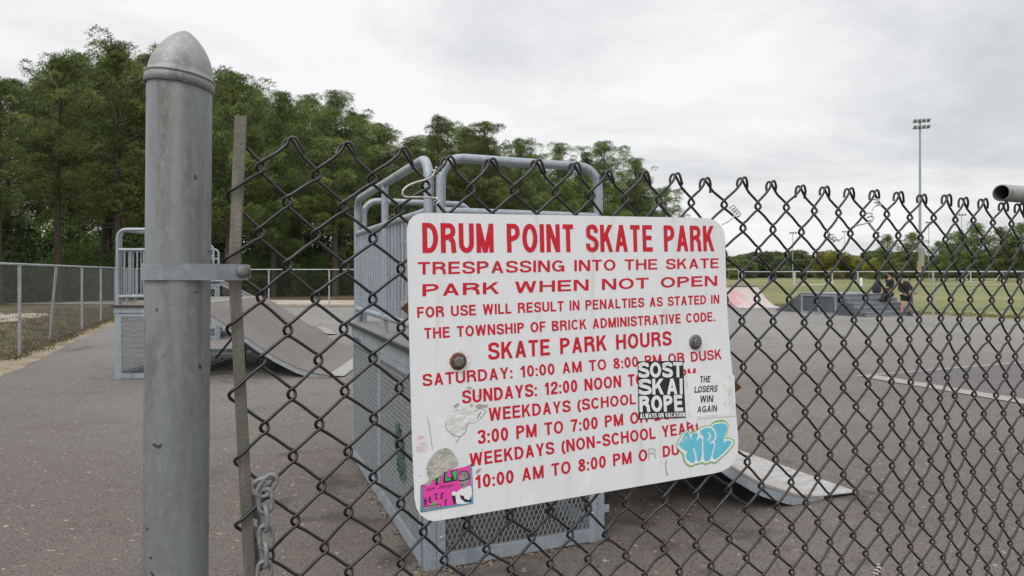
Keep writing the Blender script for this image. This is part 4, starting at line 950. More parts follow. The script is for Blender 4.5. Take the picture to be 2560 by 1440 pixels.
for P in ([(435, 390), (450, 380), (485, 388), (470, 398)], [(340, 525), (375, 500), (385, 515), (355, 540)], [(465, 520), (480, 505), (488, 520), (475, 532)], [(500, 522), (530, 512), (600, 515), (595, 535), (520, 540)], [(510, 1010), (535, 990), (550, 995), (525, 1030), (508, 1030)], [(518, 450), (535, 440), (530, 462)], [(555, 840), (563, 855), (556, 862)]):
    shape(z3(P), g(-.6), None, mb=q)
q.build('glue_smudges', MT['paper'], sign)
st = shape(z2([(68, 172), (190, 170), (215, 300), (218, 412), (62, 410)]), g(-2.2), MT['sign'], 'sticker', sign); st['label'] = 'faded pink and white lettering sticker by the left edge'
q = MB(); quad_text(q, "P", *z2([(82, 265), (185, 262), (84, 178), (185, 175)]), .30, g(-1.6)); quad_text(q, "ARK", *z2([(100, 318), (205, 316), (100, 272), (205, 268)]), .20, g(-1.6)); quad_text(q, "DELI", *z2([(65, 400), (215, 402), (66, 328), (212, 325)]), .26, g(-1.6), .1); q.build('lettering', MT['st_pale'], st)

# ---------------------------------------------------------------- galvanised perimeter fences
def far_fence(name, label, posts, h, step, wr=.0021, tops_=None, lean=None, cell=.075, prad=.03):
    root = empty(name, V(*posts[0][:2], 0), label, 'fence', 'galvanised perimeter fences')
    P = [V(x, y, 0) for x, y in posts]
    m = MB(); m.tube([p + V(0, 0, h) for p in P], .024, 8); m.build('top_rail', MT['galv_far'], root)
    for i, p in enumerate(P):
        d = (lean or {}).get(i, V(0, 0, 0)); m = MB(); m.tube([p + d, p + V(0, 0, h - .02)], prad, 10); m.build('post', MT['galv_far'], root)
    m = MB()
    for a, b in zip(P, P[1:]):
        L = (b - a).length; u = (b - a) / L; n = int(L / (cell / 2)); su = L / n; rows = int((h - .06) / (cell / 2)); sz = (h - .06) / rows
        for i in range(n):
            pts = [a + u * (su * (i + (j + i) % 2)) + V(0, 0, .03 + sz * j) for j in range(rows + 1)]
            m.tube(pts, wr, 3, caps=False, smooth=False)
    m.build('wire_mesh', MT['wire_far'], root)
    return root
dl = V(-.4, .917, 0).normalized(); s0 = V(-9.67, 12.96, 0)
pl_ = [s0 + dl * (3.1 * k) for k in range(-1, 7)] + [V(-17.5, 31.6, 0)]
far_fence('chain_link_fence', 'grey chain-link fence with leaning posts running along the left of the yard', [(p.x, p.y) for p in pl_], 1.80, .07, lean={2: V(-.17, .02, 0)})
far_fence('chain_link_fence', 'low grey chain-link fence across the back of the yard before the pines', [(lerp(-17.5, 11.3, k / 10), lerp(31.6, 32.9, k / 10)) for k in range(11)], 1.77, .1, cell=.11, prad=.035)
far_fence('chain_link_fence', 'grey chain-link fence between the yard and the playing field on the right', [(lerp(11.5, 17.8, k / 4), lerp(33.0, 22.9, k / 4)) for k in range(5)] + [(19.4, 20.3), (21.0, 17.7)], 1.66, .1, cell=.10, prad=.035)

# ---------------------------------------------------------------- trees
def add_foliage(name, mat_, parent, C, D, Ln, Wd, T, rng):
    """many narrow blades: centres, directions, lengths, widths, tuft values"""
    n = len(C); r = rng.normal(size=(n, 3)); p = np.cross(D, r); p /= np.linalg.norm(p, axis=1)[:, None] + 1e-9
    v = np.empty((n, 3, 3), np.float32); v[:, 0] = C - p * (Wd / 2)[:, None]; v[:, 1] = C + p * (Wd / 2)[:, None]; v[:, 2] = C + D * Ln[:, None]
    me = bpy.data.meshes.new(name); me.vertices.add(n * 3); me.vertices.foreach_set('co', v.ravel())
    me.loops.add(n * 3); me.loops.foreach_set('vertex_index', np.arange(n * 3, dtype=np.int32))
    me.polygons.add(n); me.polygons.foreach_set('loop_start', np.arange(0, n * 3, 3, dtype=np.int32)); me.polygons.foreach_set('loop_total', np.full(n, 3, np.int32))
    a = me.attributes.new('tuft', 'FLOAT', 'FACE'); a.data.foreach_set('value', T.astype(np.float32))
    me.update(); me.validate(); me.materials.append(mat_)
    o = bpy.data.objects.new(name, me); COL.objects.link(o); o.parent = parent; WM[o.name] = WM[parent.name].copy()
    return o
def clump_blades(rng, centers, radii, per, L0, W0, up=.35, flat=.75):
    C, D, Ln, Wd, T = [], [], [], [], []
    for c, r in zip(centers, radii):
        n = int(per * (r / .6) ** 2) + 8
        d = rng.normal(size=(n, 3)); d[:, 2] += up * 1.6; d /= np.linalg.norm(d, axis=1)[:, None]
        q = d * np.array([1, 1, flat]) * r * (rng.uniform(.50, 1.0, n) ** .5)[:, None]
        q *= (1 + .22 * np.sin(d[:, 0] * 7 + d[:, 1] * 5 + d[:, 2] * 6 + r * 90))[:, None]
        dd = d + rng.normal(size=(n, 3)) * .5; dd[:, 2] += up; dd /= np.linalg.norm(dd, axis=1)[:, None]
        C.append(c + q); D.append(dd); Ln.append(L0 * rng.uniform(.6, 1.25, n)); Wd.append(W0 * rng.uniform(.7, 1.3, n))
        base = rng.uniform(.0, .92); T.append(np.clip(base + rng.normal(size=n) * .10, 0, 1))
    return [np.concatenate(x) for x in (C, D, Ln, Wd, T)]
def make_pine(seed, H, base, Rm, nb, per=400, L0=.125, W0=.038, round_=.42, thin=1.0, label=None, cat='tree', group=None):
    rng = np.random.default_rng(seed); rnd = random.Random(seed)
    root = empty('pine_tree', V(0, 0, 0), label, cat, group)
    tr = MB(); sway = [(rnd.uniform(-.25, .25), rnd.uniform(-.25, .25)) for _ in range(4)]
    def axis(t): return V(sway[0][0] * math.sin(t * 2.6 + seed) + sway[1][0] * t, sway[0][1] * math.sin(t * 3.1 + 2 * seed) + sway[1][1] * t, t * H)
    pts = [axis(k / 14) for k in range(15)]; tr.tube(pts, [.19 * (1 - .9 * k / 14) * H / 14 + .015 for k in range(15)], 8)
    cen, rad = [], []
    for k in range(nb):
        t = base + (1 - base) * ((k + rnd.random()) / nb) ** .92; u = (t - base) / (1 - base)
        prof = (1 - u ** 1.5) ** round_ * (.55 + .45 * min(1, u * 4)) ; L = Rm * max(prof, .14) * rnd.choice((.5, .72, .85, 1.0, 1.18)) * rnd.uniform(.9, 1.08)
        az = k * 2.4 + rnd.uniform(-.5, .5); el = lerp(-.12, .75, u) + rnd.uniform(-.12, .16)
        o = axis(t * .985); d = V(math.cos(az) * math.cos(el), math.sin(az) * math.cos(el), math.sin(el)); P = [o]
        for q in range(1, 5): P.append(o + d * (L * q / 4) + V(0, 0, .12 * L * (q / 4) ** 2) + V(rnd.uniform(-.06, .06), rnd.uniform(-.06, .06), rnd.uniform(-.05, .05)) * L * .5)
        tr.tube(P, [.055 * (1 - u * .6) * (1 - .2 * q) + .006 for q in range(5)], 5)
        nc = max(2, int(1.9 * L * thin) + 1)
        for q in range(nc):
            f = lerp(.46, 1.02, (q + rnd.random() * .6) / nc); p = o + (P[-1] - o) * f
            sp = .34 * L * f; p = p + V(rnd.uniform(-sp, sp), rnd.uniform(-sp, sp), rnd.uniform(-.12, .32))
            cen.append(np.array(p)); rad.append(rnd.uniform(.32, .70) * (1 - .2 * u))
    top = axis(1.0)
    for q in range(5): cen.append(np.array(top + V(rnd.uniform(-.35, .35), rnd.uniform(-.35, .35), rnd.uniform(-.8, .12)))); rad.append(rnd.uniform(.28, .42))
    for k in range(int(nb * .5)):                      # dead lower limbs
        t = rnd.uniform(.16, base + .06); az = rnd.random() * 6.28; o = axis(t); L = rnd.uniform(.6, 1.9)
        tr.tube([o, o + V(math.cos(az) * L * .5, math.sin(az) * L * .5, -.02 * L), o + V(math.cos(az) * L, math.sin(az) * L, -.16 * L)], [.025, .015, .005], 4)
    tr.build('trunk', MT['bark'], root)
    add_foliage('crown', MT['needle'], root, *clump_blades(rng, cen, rad, per, L0, W0), rng)
    return root
def make_bush(seed, name, H, Rm, ncl, per, L0, W0, m, low=0.0, trunk=True):
    rng = np.random.default_rng(seed); rnd = random.Random(seed)
    root = empty(name, V(0, 0, 0)); cen, rad = [], []; tr = MB()
    for k in range(ncl):
        az = rnd.random() * 6.28; u = rnd.random(); z = H * (low + (1 - low) * u); uu = u
        w = Rm * math.sqrt(max(.06, 1 - (abs(uu - .42) / .62) ** 2.2)) * (rnd.random() ** .45)
        p = V(math.cos(az) * w, math.sin(az) * w, z * .93); cen.append(np.array(p)); rad.append(rnd.uniform(.10, .19) * H ** .7 * Rm ** .3)
        if k % 3 == 0: tr.tube([V(p.x * .1, p.y * .1, H * low * .6 + .02), V(p.x * .5, p.y * .5, z * .6), p], [.012 * H, .008 * H, .002 * H], 5)
    if trunk: tr.tube([V(0, 0, 0), V(.03, .02, H * .4), V(0, .04, H * .8)], [.022 * H, .016 * H, .006 * H], 7)
    tr.build('trunk' if trunk else 'stems', MT['bark'], root)
    add_foliage('crown' if trunk else 'foliage', MT[m], root, *clump_blades(rng, cen, rad, per, L0, W0, up=.2, flat=.85), rng)
    return root
G1 = 'pines along the front of the wood'; G2 = 'pines deeper in the wood'
protos = [make_pine(11, 14, .36, 2.7, 46), make_pine(12, 14, .30, 3.1, 50, round_=.4), make_pine(13, 14, .42, 2.4, 36, thin=.75, round_=.55),
          make_pine(14, 14, .24, 2.5, 52, round_=.6), make_pine(15, 14, .30, 3.1, 46, round_=.35)]
used = [False] * len(protos)
def place(protos, used, k, x, y, s, rz, label, cat, group, sx=1.0):
    if not used[k]: o = protos[k]; used[k] = True
    else: o = copy_tree(protos[k])
    o.matrix_world = Matrix.Translation(V(x, y, 0)) @ Matrix.Rotation(rz, 4, 'Z') @ Matrix.Diagonal(V(s * sx, s * sx, s, 1))
    props(o, label, cat, group); return o
rnd = random.Random(77)
ORD = 'first second third fourth fifth sixth seventh eighth ninth tenth eleventh twelfth thirteenth fourteenth fifteenth sixteenth seventeenth eighteenth nineteenth twentieth twenty-first twenty-second'.split()
front = [(-150, 190, 31, 0), (5, 160, 33, 2), (150, 105, 35.5, 2), (295, 78, 36.5, 1), (395, 88, 39, 3), (575, 158, 40, 4), (690, 205, 43.5, 3), (835, 212, 45, 1), (955, 285, 49, 0),
         (1095, 268, 51, 3), (1205, 283, 54, 0), (1300, 330, 57, 4), (1395, 345, 60, 1), (1500, 342, 63, 4), (1590, 382, 68, 1), (1660, 455, 74, 4)]
vis = 0
for i, (px, py, y, k) in enumerate(front):
    h = EYE + (HY - py) / F * y; p = gnd(px, 700); x = (px - CX) / F * y
    h -= .95; lab = ORD[i] + ' tall pine from the left along the front of the wood'
    place(protos, used, k, x, y, h / 14.0, rnd.random() * 6.28, lab, 'tree', G1, sx=rnd.uniform(.98, 1.15))
for i in range(128):                                    # the wood behind
    f = rnd.random(); px = lerp(-260, 1640, f) if i < 112 else rnd.uniform(-1500, -200); y0 = table(px, [(a, c) for a, b, c, d in front]); ytop = table(px, [(a, b) for a, b, c, d in front])
    y = y0 + 2 + 44 * (i / 128.0) + rnd.uniform(0, 3); py = ytop + rnd.uniform(20, 120); h = EYE + (HY - py) / F * y - .9
    place(protos, used, rnd.choice((0, 1, 2, 3, 4, 2)), (px - CX) / F * y, y, h / 14, rnd.random() * 6.28, 'slender dark pine standing inside the wood behind the front row', 'tree', G2, sx=rnd.uniform(.9, 1.15))
bush = [make_bush(21, 'shrub', 2.4, 1.7, 60, 130, .15, .07, 'leaf', trunk=False), make_bush(22, 'shrub', 3.0, 1.5, 64, 130, .16, .07, 'leaf', trunk=False)]
ub = [False, False]
for i in range(168):
    px = lerp(-300, 1020, (i % 40 + rnd.random()) / 40) if i < 120 else lerp(980, 1660, (i - 120 + rnd.random()) / 48); y0 = table(px, [(a, c) for a, b, c, d in front]); back = i // 40 if i < 120 else i % 3
    y = y0 + (rnd.uniform(1, 4) if not back else rnd.uniform(5, 12) + 7 * (back - 1)); s = rnd.uniform(.5, 1.15) * (1.0, 1.5, 2.1)[back]
    place(bush, ub, i % 2, (px - CX) / F * y, y, s, rnd.random() * 6.28, 'leafy shrub growing under the pines at the edge of the wood', 'shrub', 'shrubs under the pines')
small = [make_pine(31, 9, .10, 2.6, 44, per=95, L0=.26, W0=.075, round_=.5), make_pine(32, 9, .12, 3.0, 44, per=95, L0=.26, W0=.075, round_=.4)]
us = [False] * 2
grove = [(2222, 592, 120, 0), (2275, 588, 128, 1), (2345, 608, 120, 0), (2395, 585, 125, 1), (2450, 566, 122, 1), (2500, 575, 118, 0), (2545, 566, 116, 1), (2600, 560, 112, 0), (2660, 565, 110, 1), (2425, 600, 135, 0), (2520, 590, 135, 1), (2370, 612, 140, 0), (2310, 640, 140, 1)]
for i, (px, py, y, k) in enumerate(grove):
    h = EYE + (HY - py) / F * y
    lab = 'round-topped pine standing apart left of the tall floodlight mast' if i == 0 else 'dense broad pine in the grove at the far right of the field'
    place(small, us, k, (px - CX) / F * y, y, h / 9, rnd.random() * 6.28, lab, 'tree', None if i == 0 else 'pines in the right grove', sx=1.15 if i else 1.0)
farb = [make_bush(41, 'broadleaf_tree', 7.0, 3.6, 70, 95, .34, .22, 'leaf_haze', low=.08), make_bush(42, 'broadleaf_tree', 7.5, 4.2, 70, 95, .34, .22, 'leaf_haze', low=.05)]
uf = [False] * 2
for i in range(76):
    px = 1690 + i * 20 + rnd.uniform(-8, 8); y = rnd.uniform(172, 205); py = 640 + rnd.uniform(-8, 14) if i % 5 else 632; h = EYE + (HY - py) / F * y
    place(farb, uf, i % 2, (px - CX) / F * y, y, h / 7.0, rnd.random() * 6.28, 'small hazy green tree in the line beyond the far end of the field', 'tree', 'trees beyond the field', sx=1.25)
yel = [make_bush(51, 'broadleaf_tree', 7.0, 3.4, 70, 100, .30, .20, 'leaf_yellow', low=.05)]; uy = [False]
for px, py, y, lab in ((2082, 626, 150, 'large yellow-green tree in the middle of the far tree line'), (2128, 640, 152, 'smaller yellowing tree right of the large yellow-green one'), (2196, 645, 145, 'pale yellowing tree beside the lone round-topped pine'), (1838, 668, 140, 'low yellow bush at the far edge of the field next to the sign')):
    h = EYE + (HY - py) / F * y; place(yel, uy, 0, (px - CX) / F * y, y, h / 7.0, rnd.random() * 6.28, lab, 'tree', None, sx=1.2)

# ---------------------------------------------------------------- things on and beyond the field
def mast(px, ptop, y, nlamp, label, r=.16, group=None, arm=.9, rows=1, base=True):
    x = (px - CX) / F * y; h = EYE + (HY - ptop) / F * y
    root = empty('floodlight_mast', V(x, y, 0), label, 'floodlight', group)
    m = MB(); m.tube([V(x, y, 0), V(x, y, h)], [r, r * .62], 10); m.build('pole', MT['pole'], root)
    for q in range(rows):
        z = h - .15 - q * .74; u = V(.96, -.28, 0)
        m = MB(); c = V(x, y - r, z); m.bar(c - u * arm * nlamp / 2, c + u * arm * nlamp / 2, .10, .10); m.build('cross_arm', MT['pole'], root)
        for k in range(nlamp):
            p = c + u * arm * (k - (nlamp - 1) / 2) + V(0, -.15, .22); q_ = MB(); d = V(-.25, -.8, -.38).normalized()
            q_.lathe(p - d * .25, d, [(0, 0), (.08, .02), (.10, .10), (.19, .28), (.21, .33), (.21, .37), (0, .38)], 12); q_.build('lamp', MT['lamp'], root)
    return root
w = mast(2300, 303, 78, 4, 'tall grey floodlight mast with two rows of lamps and a timber foot', r=.17, rows=2, arm=.46)
x = (2297 - CX) / F * 77.4; m = MB(); m.tube([V(x, 77.4, 0), V(x, 77.4, 2.9)], .20, 10); m.build('timber_foot', MT['wood_post'], w)
m = MB(); m.box(V(x + .18, 77.3, 2.3), V(.42, 0, 0), V(0, .3, 0), V(0, 0, 2.2)); m.build('control_box', MT['lamp'], w)
for px, pt_, y, lab in ((1982, 582, 150, 'thin distant floodlight mast nearest the sign'), (2112, 579, 165, 'thin distant floodlight mast above the yellow-green tree'), (2197, 592, 190, 'faintest thin floodlight mast left of the lone pine'),
                      (2322, 556, 150, 'distant floodlight mast just right of the tall one'), (2404, 537, 150, 'distant floodlight mast above the right grove')):
    mast(px, pt_, y, 3, lab, r=.10, arm=.55, rows=1)
def goal(px0, px1, y0, y1, h, deep, label):
    a = V((px0 - CX) / F * y0, y0, 0); b = V((px1 - CX) / F * y1, y1, 0); root = empty('football_goal', a, label, 'goal')
    dn = V(deep[0], deep[1], 0); m = MB(); m.tube([a, a + V(0, 0, h), b + V(0, 0, h), b], .06, 8); m.build('goal_frame', MT['white_pipe'], root)
    for p in (a, b):
        m = MB(); m.tube([p + V(0, 0, h), p + dn], .045, 8); m.build('back_stay', MT['white_pipe'], root)
    m = MB(); m.tube([a + dn, b + dn], .045, 8); m.build('ground_bar', MT['white_pipe'], root)
goal(1985, 2080, 85, 88, 1.70, (.65, 1.0), 'white football goal seen side on left of the two people')
goal(2427, 2508, 110, 112, 1.75, (-.5, 1.5), 'white football goal before the right grove')
p = gnd(1925, 703); m = MB(); m.lathe(p, (0, 0, 1), [(0, 0), (.26, 0), (.30, .5), (.28, .9), (0, .95)], 12); o = m.build('barrel', MT['blue_bin']); props(o, 'small blue barrel out on the grass field', 'barrel')
p = gnd(2152, 735); root = empty('marker_post', p, 'short stake with a white panel on the field behind the step box', 'marker post')
m = MB(); m.tube([p, p + V(0, 0, .72)], .035, 8); m.build('stake', MT['wood_post'], root); m = MB(); m.box(p + V(-.10, -.05, .60), V(.20, 0, 0), V(0, .04, 0), V(0, 0, .62)); m.build('panel', MT['white_pipe'], root)

# ---------------------------------------------------------------- people and their things
def skin_mesh(name, verts, edges, mat_, parent, sub=1):
    me = bpy.data.meshes.new(name); me.from_pydata([v[:3] for v in verts], edges, []); o = bpy.data.objects.new(name, me); COL.objects.link(o)
    o.modifiers.new('skin', 'SKIN'); 
    if not me.skin_vertices: 
        bpy.context.view_layer.objects.active = o
    sv = me.skin_vertices[0].data if me.skin_vertices else None
    if sv is None:
        import bmesh
        bm = bmesh.new(); bm.from_mesh(me); bm.verts.layers.skin.verify(); bm.to_mesh(me); bm.free(); sv = me.skin_vertices[0].data
    for i, v in enumerate(verts):
        sv[i].radius = (v[3], v[4] if len(v) > 4 else v[3]); sv[i].use_root = (i == 0)
    s = o.modifiers.new('sub', 'SUBSURF'); s.levels = sub; s.render_levels = sub
    bpy.context.view_layer.update(); dg = bpy.context.evaluated_depsgraph_get()
    ev = bpy.data.meshes.new_from_object(o.evaluated_get(dg)); ev.name = name; bpy.data.objects.remove(o)
    for f in ev.polygons: f.use_smooth = True
    ev.materials.clear(); ev.materials.append(mat_)
    q = bpy.data.objects.new(name, ev); COL.objects.link(q)
    if parent is not None: q.parent = parent; WM[q.name] = WM[parent.name].copy()
    return q
def hand(V0, E0, w, d, side):
    """five unequal bent fingers rooted in a palm at joint index w, along direction d"""
    d = Vector(d).normalized(); s = Vector(side).normalized(); i0 = w; p = Vector(V0[w][:3])
    palm = len(V0); c = p + d * .055; V0.append((*c, .030, .022)); E0.append((w, palm))
    for off, L in ((-.030, .062), (-.010, .075), (.010, .070), (.030, .055)):
        a = c + d * .035 + s * off; n = len(V0); V0.append((*a, .0095)); E0.append((palm, n))
        b = a + d * L * .55 + V(0, -.012, 0); V0.append((*b, .0090)); E0.append((n, n + 1)); e = b + d * L * .35 + V(0, -.028, 0); V0.append((*e, .0080)); E0.append((n + 1, n + 2))
    a = c - s * .036 - d * .01; n = len(V0); V0.append((*a, .011)); E0.append((palm, n)); b = a - s * .018 + d * .035; V0.append((*b, .0095)); E0.append((n, n + 1))
def face(root, hc, fwd, r=.095):
    """nose, eyes, mouth and ears as one small face part"""
    f = Vector(fwd).normalized(); s = f.cross(V(0, 0, 1)).normalized(); m = MB()
    for k in (-1, 1): m.ball(hc + f * r * .80 + s * k * .034 + V(0, 0, .012), .013, .013, .010, 8, 6)
    m.build('eyes', MT['hair'], root)
    m = MB(); m.ball(hc + f * r * .93 + V(0, 0, -.015), .016, .018, .024, 8, 6)
    for k in (-1, 1): m.ball(hc + s * k * r * .80, .016, .020, .032, 8, 6)
    m.build('nose_and_ears', MT['skin'], root)
    m = MB(); m.ball(hc + f * r * .78 + V(0, 0, -.058), .024, .020, .007, 8, 6); m.build('mouth', MT['rust'], root)
# right person: leaning over a scooter
y = 24.7; b0 = V((2267 - CX) / F * y, y, .012)
per = empty('person', b0, 'person in black hoodie and shorts leaning to one side over a scooter', 'person', 'people standing by the step box')
# joints (local): hips, spine, chest, neck, head, legs, arms
VB = [(-.03, 0, .83, .115, .10), (-.06, -.01, 1.0, .115, .09), (-.13, -.05, 1.17, .125, .09), (-.24, -.08, 1.275, .05), (-.335, -.11, 1.345, .070, .078), (-.375, -.125, 1.415, .078, .088),
      (-.13, 0, .76, .085), (-.17, -.04, .43, .060), (-.20, .02, .10, .042), (-.22, -.10, .035, .038, .03),
      (.08, 0, .76, .085), (.12, -.05, .44, .060), (.155, .02, .10, .042), (.18, -.11, .035, .038, .03),
      (-.27, -.02, 1.19, .055), (-.33, -.10, .98, .042), (-.19, -.26, .86, .034),
      (.02, -.02, 1.22, .055), (.13, -.05, 1.04, .042), (.14, -.24, .88, .034)]
EB = [(0, 1), (1, 2), (2, 3), (3, 4), (4, 5), (0, 6), (6, 7), (7, 8), (8, 9), (0, 10), (10, 11), (11, 12), (12, 13), (2, 14), (14, 15), (15, 16), (2, 17), (17, 18), (18, 19)]
hand(VB, EB, 16, (.35, -.8, -.3), (0, .3, 1)); hand(VB, EB, 19, (-.2, -.9, -.3), (0, .3, 1))
skin_mesh('body', VB, EB, MT['skin'], per, 2)
up_ = [(-.035, 0, .86, .150, .125), (-.06, -.01, 1.0, .150, .12), (-.13, -.05, 1.17, .155, .118), (-.22, -.075, 1.26, .085), (-.27, -.02, 1.19, .078), (-.33, -.10, .98, .062), (-.20, -.25, .868, .050), (.02, -.02, 1.22, .078), (.13, -.05, 1.04, .062), (.14, -.225, .895, .050)]
skin_mesh('hoodie', up_, [(0, 1), (1, 2), (2, 3), (2, 4), (4, 5), (5, 6), (2, 7), (7, 8), (8, 9)], MT['hoodie'], per, 2)
skin_mesh('shorts', [(-.03, 0, .84, .145, .125), (-.12, 0, .74, .115), (-.155, -.03, .53, .100), (.075, 0, .74, .115), (.105, -.035, .53, .100)], [(0, 1), (1, 2), (0, 3), (3, 4)], MT['shorts'], per, 2)
for q in ([(-.21, .06, .06, .052, .05), (-.225, -.06, .050, .050, .045), (-.235, -.16, .04, .040, .032)], [(.155, .06, .06, .052, .05), (.18, -.06, .050, .050, .045), (.195, -.17, .04, .040, .032)]):
    skin_mesh('shoe', q, [(0, 1), (1, 2)], MT['shoe'], per, 1)
for q in ([(-.195, .02, .20, .052), (-.20, .02, .08, .050)], [(.145, .0, .24, .052), (.155, .02, .08, .050)]): skin_mesh('sock', q, [(0, 1)], MT['shorts'], per, 1)
m = MB(); hc = b0 + V(-.345, -.085, 1.425); m.ball(hc, .108, .112, .118, 14, 10); m.build('hair', MT['hair'], per)
face(per, b0 + V(-.375, -.125, 1.400), (-.35, -1, -.1))
# scooter
sc = empty('kick_scooter', b0 + V(.0, -.32, 0), 'kick scooter held upright by the person in black shorts', 'scooter'); o = b0 + V(-.02, -.36, 0)
m = MB(); m.tube([o + V(.05, 0, .10), o + V(0, 0, .86)], .022, 10); m.build('steering_tube', MT['scoot'], sc)
m = MB(); m.tube([o + V(-.22, .03, .875), o + V(.24, -.03, .875)], .017, 8); m.build('handlebar', MT['scoot'], sc)
m = MB(); m.box(o + V(.03, -.05, .075), V(.05, .50, 0), V(.11, -.01, 0), V(0, 0, .02)); m.build('deck', MT['bag'], sc)
for q in (V(.05, -.01, .055), V(.14, .55, .055)):
    m = MB(); c = o + q; m.lathe(c - V(.013, 0, 0), (1, 0, 0), [(.012, 0), (.055, .002), (.055, .024), (.012, .026)], 18); m.build('wheel', MT['shoe'], sc)
# left person: turned away to the left, behind the steps
y = 26.9; b1 = V((2226 - CX) / F * y, y, .012)
per = empty('person', b1, 'person with bushy black hair in a long black hoodie facing left', 'person', 'people standing by the step box')
VB = [(.0, 0, .86, .11, .09), (.0, .0, 1.05, .11, .09), (-.02, 0, 1.28, .12, .085), (-.03, 0, 1.42, .048), (-.045, -.01, 1.49, .068, .075), (-.05, -.015, 1.57, .075, .085),
      (-.02, -.09, .80, .085), (-.03, -.10, .46, .06), (.02, -.10, .10, .042), (-.09, -.11, .035, .038, .03), (.03, .09, .80, .085), (.07, .10, .46, .06), (.10, .10, .10, .042), (0, .11, .035, .038, .03),
      (-.03, -.18, 1.28, .052), (-.05, -.22, 1.05, .042), (-.24, -.20, .99, .034), (-.01, .18, 1.28, .052), (.03, .22, 1.02, .042), (-.12, .20, .92, .034)]
hand(VB, EB2 := [(0, 1), (1, 2), (2, 3), (3, 4), (4, 5), (0, 6), (6, 7), (7, 8), (8, 9), (0, 10), (10, 11), (11, 12), (12, 13), (2, 14), (14, 15), (15, 16), (2, 17), (17, 18), (18, 19)], 16, (-1, -.1, .15), (0, .3, 1))
hand(VB, EB2, 19, (-1, .1, -.1), (0, .3, 1))
skin_mesh('body', VB, EB2, MT['skin'], per, 2)
skin_mesh('hoodie', [(.0, 0, .83, .165, .14), (.0, .0, 1.05, .155, .125), (-.02, 0, 1.28, .15, .115), (-.03, 0, 1.38, .085), (-.03, -.18, 1.28, .075), (-.05, -.22, 1.05, .062), (-.22, -.20, .992, .05), (-.01, .18, 1.28, .075), (.03, .22, 1.02, .062), (-.10, .20, .925, .05)], [(0, 1), (1, 2), (2, 3), (2, 4), (4, 5), (5, 6), (2, 7), (7, 8), (8, 9)], MT['hoodie'], per, 2)
skin_mesh('shorts', [(.0, 0, .86, .13, .11), (-.02, -.09, .76, .11), (-.03, -.10, .58, .098), (.03, .09, .76, .11), (.05, .10, .58, .098)], [(0, 1), (1, 2), (0, 3), (3, 4)], MT['shorts'], per, 2)
for q in ([(.03, -.10, .06, .052, .05), (-.10, -.11, .048, .048, .04), (-.18, -.11, .04, .038, .03)], [(.11, .10, .06, .052, .05), (-.01, .11, .048, .048, .04), (-.09, .11, .04, .038, .03)]): skin_mesh('shoe', q, [(0, 1), (1, 2)], MT['shoe'], per, 1)
m = MB(); hc = b1 + V(.0, .0, 1.575)
for k in range(16):
    a = k * 2.4; z = 1 - 2 * (k + .5) / 16; r = math.sqrt(1 - z * z); q = V(math.cos(a) * r * .085 + .02, math.sin(a) * r * .085, z * .085 + .02)
    if q.x < -.045 and q.z < .03: continue
    m.ball(hc + q, .07, .07, .065, 8, 6)
m.build('hair', MT['hair'], per); face(per, b1 + V(-.05, -.015, 1.555), (-1, -.25, -.1))
def backpack(c, w, d, h, label, tri=False, lean=0):
    root = empty('backpack', c, label, 'bag'); m = MB(); n = 14; rows = 8; vs = []
    for i in range(rows + 1):
        t = i / rows; k = (1 - .68 * t ** 1.4) if tri else (1 - .28 * t ** 3); k *= min(1, .75 + t * 2) * (1 if i < rows else .55)
        for q in range(n):
            a = 6.2832 * q / n; x_ = math.copysign(abs(math.cos(a)) ** .6, math.cos(a)); y_ = math.copysign(abs(math.sin(a)) ** .6, math.sin(a))
            vs.append(c + V(x_ * w / 2 * k + lean * t, y_ * d / 2 * k, h * t))
    fs = [(i * n + q, i * n + (q + 1) % n, (i + 1) * n + (q + 1) % n, (i + 1) * n + q) for i in range(rows) for q in range(n)] + [tuple(range(n))[::-1], tuple(range(rows * n, rows * n + n))]
    m.add(vs, fs, True); m.build('bag_body', MT['bag'], root)
    m = MB(); m.box(c + V(-w * .32, -d * .62, h * .1), V(w * .64, 0, 0), V(0, d * .16, 0), V(0, 0, h * .36)); m.build('front_pocket', MT['bag'], root)
    m = MB(); m.tube(spline([c + V(-.05 + lean, 0, h * .97), c + V(-.04 + lean, 0, h * 1.08), c + V(.04 + lean, 0, h * 1.08), c + V(.05 + lean, 0, h * .97)], 4), .012, 6); m.build('carry_loop', MT['bag'], root)
backpack(f5(1.75, .64, .483), .40, .28, .50, 'black drawn-in bag slumped on the steps beside the left person', tri=True, lean=.03)
backpack(f5(2.36, 1.50, .812), .30, .24, .42, 'dark backpack standing on top of the step box')

# ---------------------------------------------------------------- fallen leaves and grit on the yard
MT['dead_leaf'] = mat('dead leaf', (.118, .076, .050), .9, noise=[(6, (.20, .15, .10), .45, .6, 3, U1), (9, (.07, .045, .032), .5, .65, 3, U1)])
rnd = random.Random(5); m = MB()
def leaf(x, y, z=.014):
    a = rnd.random() * 6.28; L = rnd.uniform(.008, .021); w = L * rnd.uniform(.3, .55); u = V(math.cos(a), math.sin(a), rnd.uniform(-.05, .35)); n = V(-math.sin(a), math.cos(a), rnd.uniform(-.3, .3)); c = V(x, y, z + .004)
    m.add([c - u * L, c + n * w, c + u * L + V(0, 0, .006), c - n * w], [(0, 1, 2, 3)])
for k in range(420):
    q = f1(rnd.uniform(.05, 1.07), rnd.uniform(.04, 2.38) ** 1.0, 0); leaf(q.x, q.y)
for k in range(130):
    q = f1(rnd.uniform(-.05, 1.2), -abs(rnd.gauss(0, .03)) - .012, 0); leaf(q.x, q.y)
for k in range(110):
    q = f1(-abs(rnd.gauss(0, .03)) - .012, rnd.uniform(-.05, 2.6), 0); leaf(q.x, q.y)
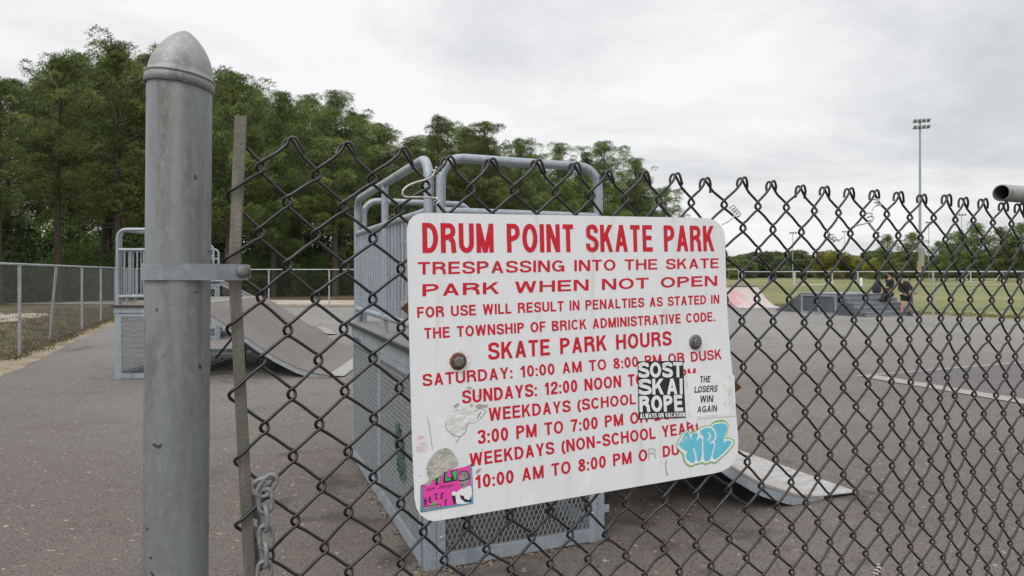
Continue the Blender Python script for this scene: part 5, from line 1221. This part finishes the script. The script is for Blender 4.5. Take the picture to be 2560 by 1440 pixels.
for k in range(200):
    q = f1(rnd.uniform(1.1, 2.9), rnd.uniform(.0, 2.4), 0); leaf(q.x, q.y)
for k in range(260):
    q = f2(rnd.uniform(-.1, 2.9), rnd.choice((-abs(rnd.gauss(0, .06)), rnd.uniform(0, 3))), 0); leaf(q.x, q.y)
for k in range(130): leaf(rnd.uniform(-6, 5), rnd.uniform(2.6, 13))
for k in range(500):
    t = rnd.random(); leaf(lerp(-7.6, -16.6, t) + rnd.gauss(.25, .3), lerp(8.2, 29.9, t))
o = m.build('fallen_leaves', MT['dead_leaf']); o['kind'] = 'stuff'

# dry grass growing along and beyond the perimeter fences
def grass_blades(name, pts, m, h0, seed):
    rng = np.random.default_rng(seed); P = np.array(pts); n = len(P); d = rng.normal(size=(n, 3)) * np.array([.35, .35, 0]); d[:, 2] = 1; d /= np.linalg.norm(d, axis=1)[:, None]
    holder = empty('tmp', V(0, 0, 0)); o = add_foliage(name, m, holder, P, d, h0 * rng.uniform(.4, 1.4, n), np.full(n, .016) * rng.uniform(.6, 1.6, n), rng.random(n), rng)
    o.parent = None; bpy.data.objects.remove(holder); o['kind'] = 'stuff'; return o
MT['straw'] = foliage('dry grass blades', (.075, .078, .034), (.19, .165, .085), (.32, .27, .16), .25)
MT['turf'] = foliage('green grass blades', (.07, .11, .025), (.15, .19, .05), (.24, .21, .08), .25)
rnd = random.Random(9); pts = []
for k in range(2600):                                  # tufts, each a handful of blades
    t = rnd.random(); w = abs(rnd.gauss(0, 2.2)) if k % 3 else rnd.gauss(0, .12); x = lerp(-9.3, -17.2, t) - w * .92; y_ = lerp(12.1, 30.5, t) - w * .4
    for q in range(9): pts.append((x + rnd.gauss(0, .07), y_ + rnd.gauss(0, .07), .004))
grass_blades('dry_grass', pts, MT['straw'], .075, 1)
pts = []
for k in range(1500):
    t = rnd.random(); w = abs(rnd.gauss(0, 1.2)); x = lerp(11.6, 21.0, t); y_ = lerp(33.0, 17.6, t)
    for q in range(8): pts.append((x + .85 * w + rnd.gauss(0, .07), y_ + .52 * w + rnd.gauss(0, .07), .01))
grass_blades('dry_grass', pts, MT['turf'], .06, 2)
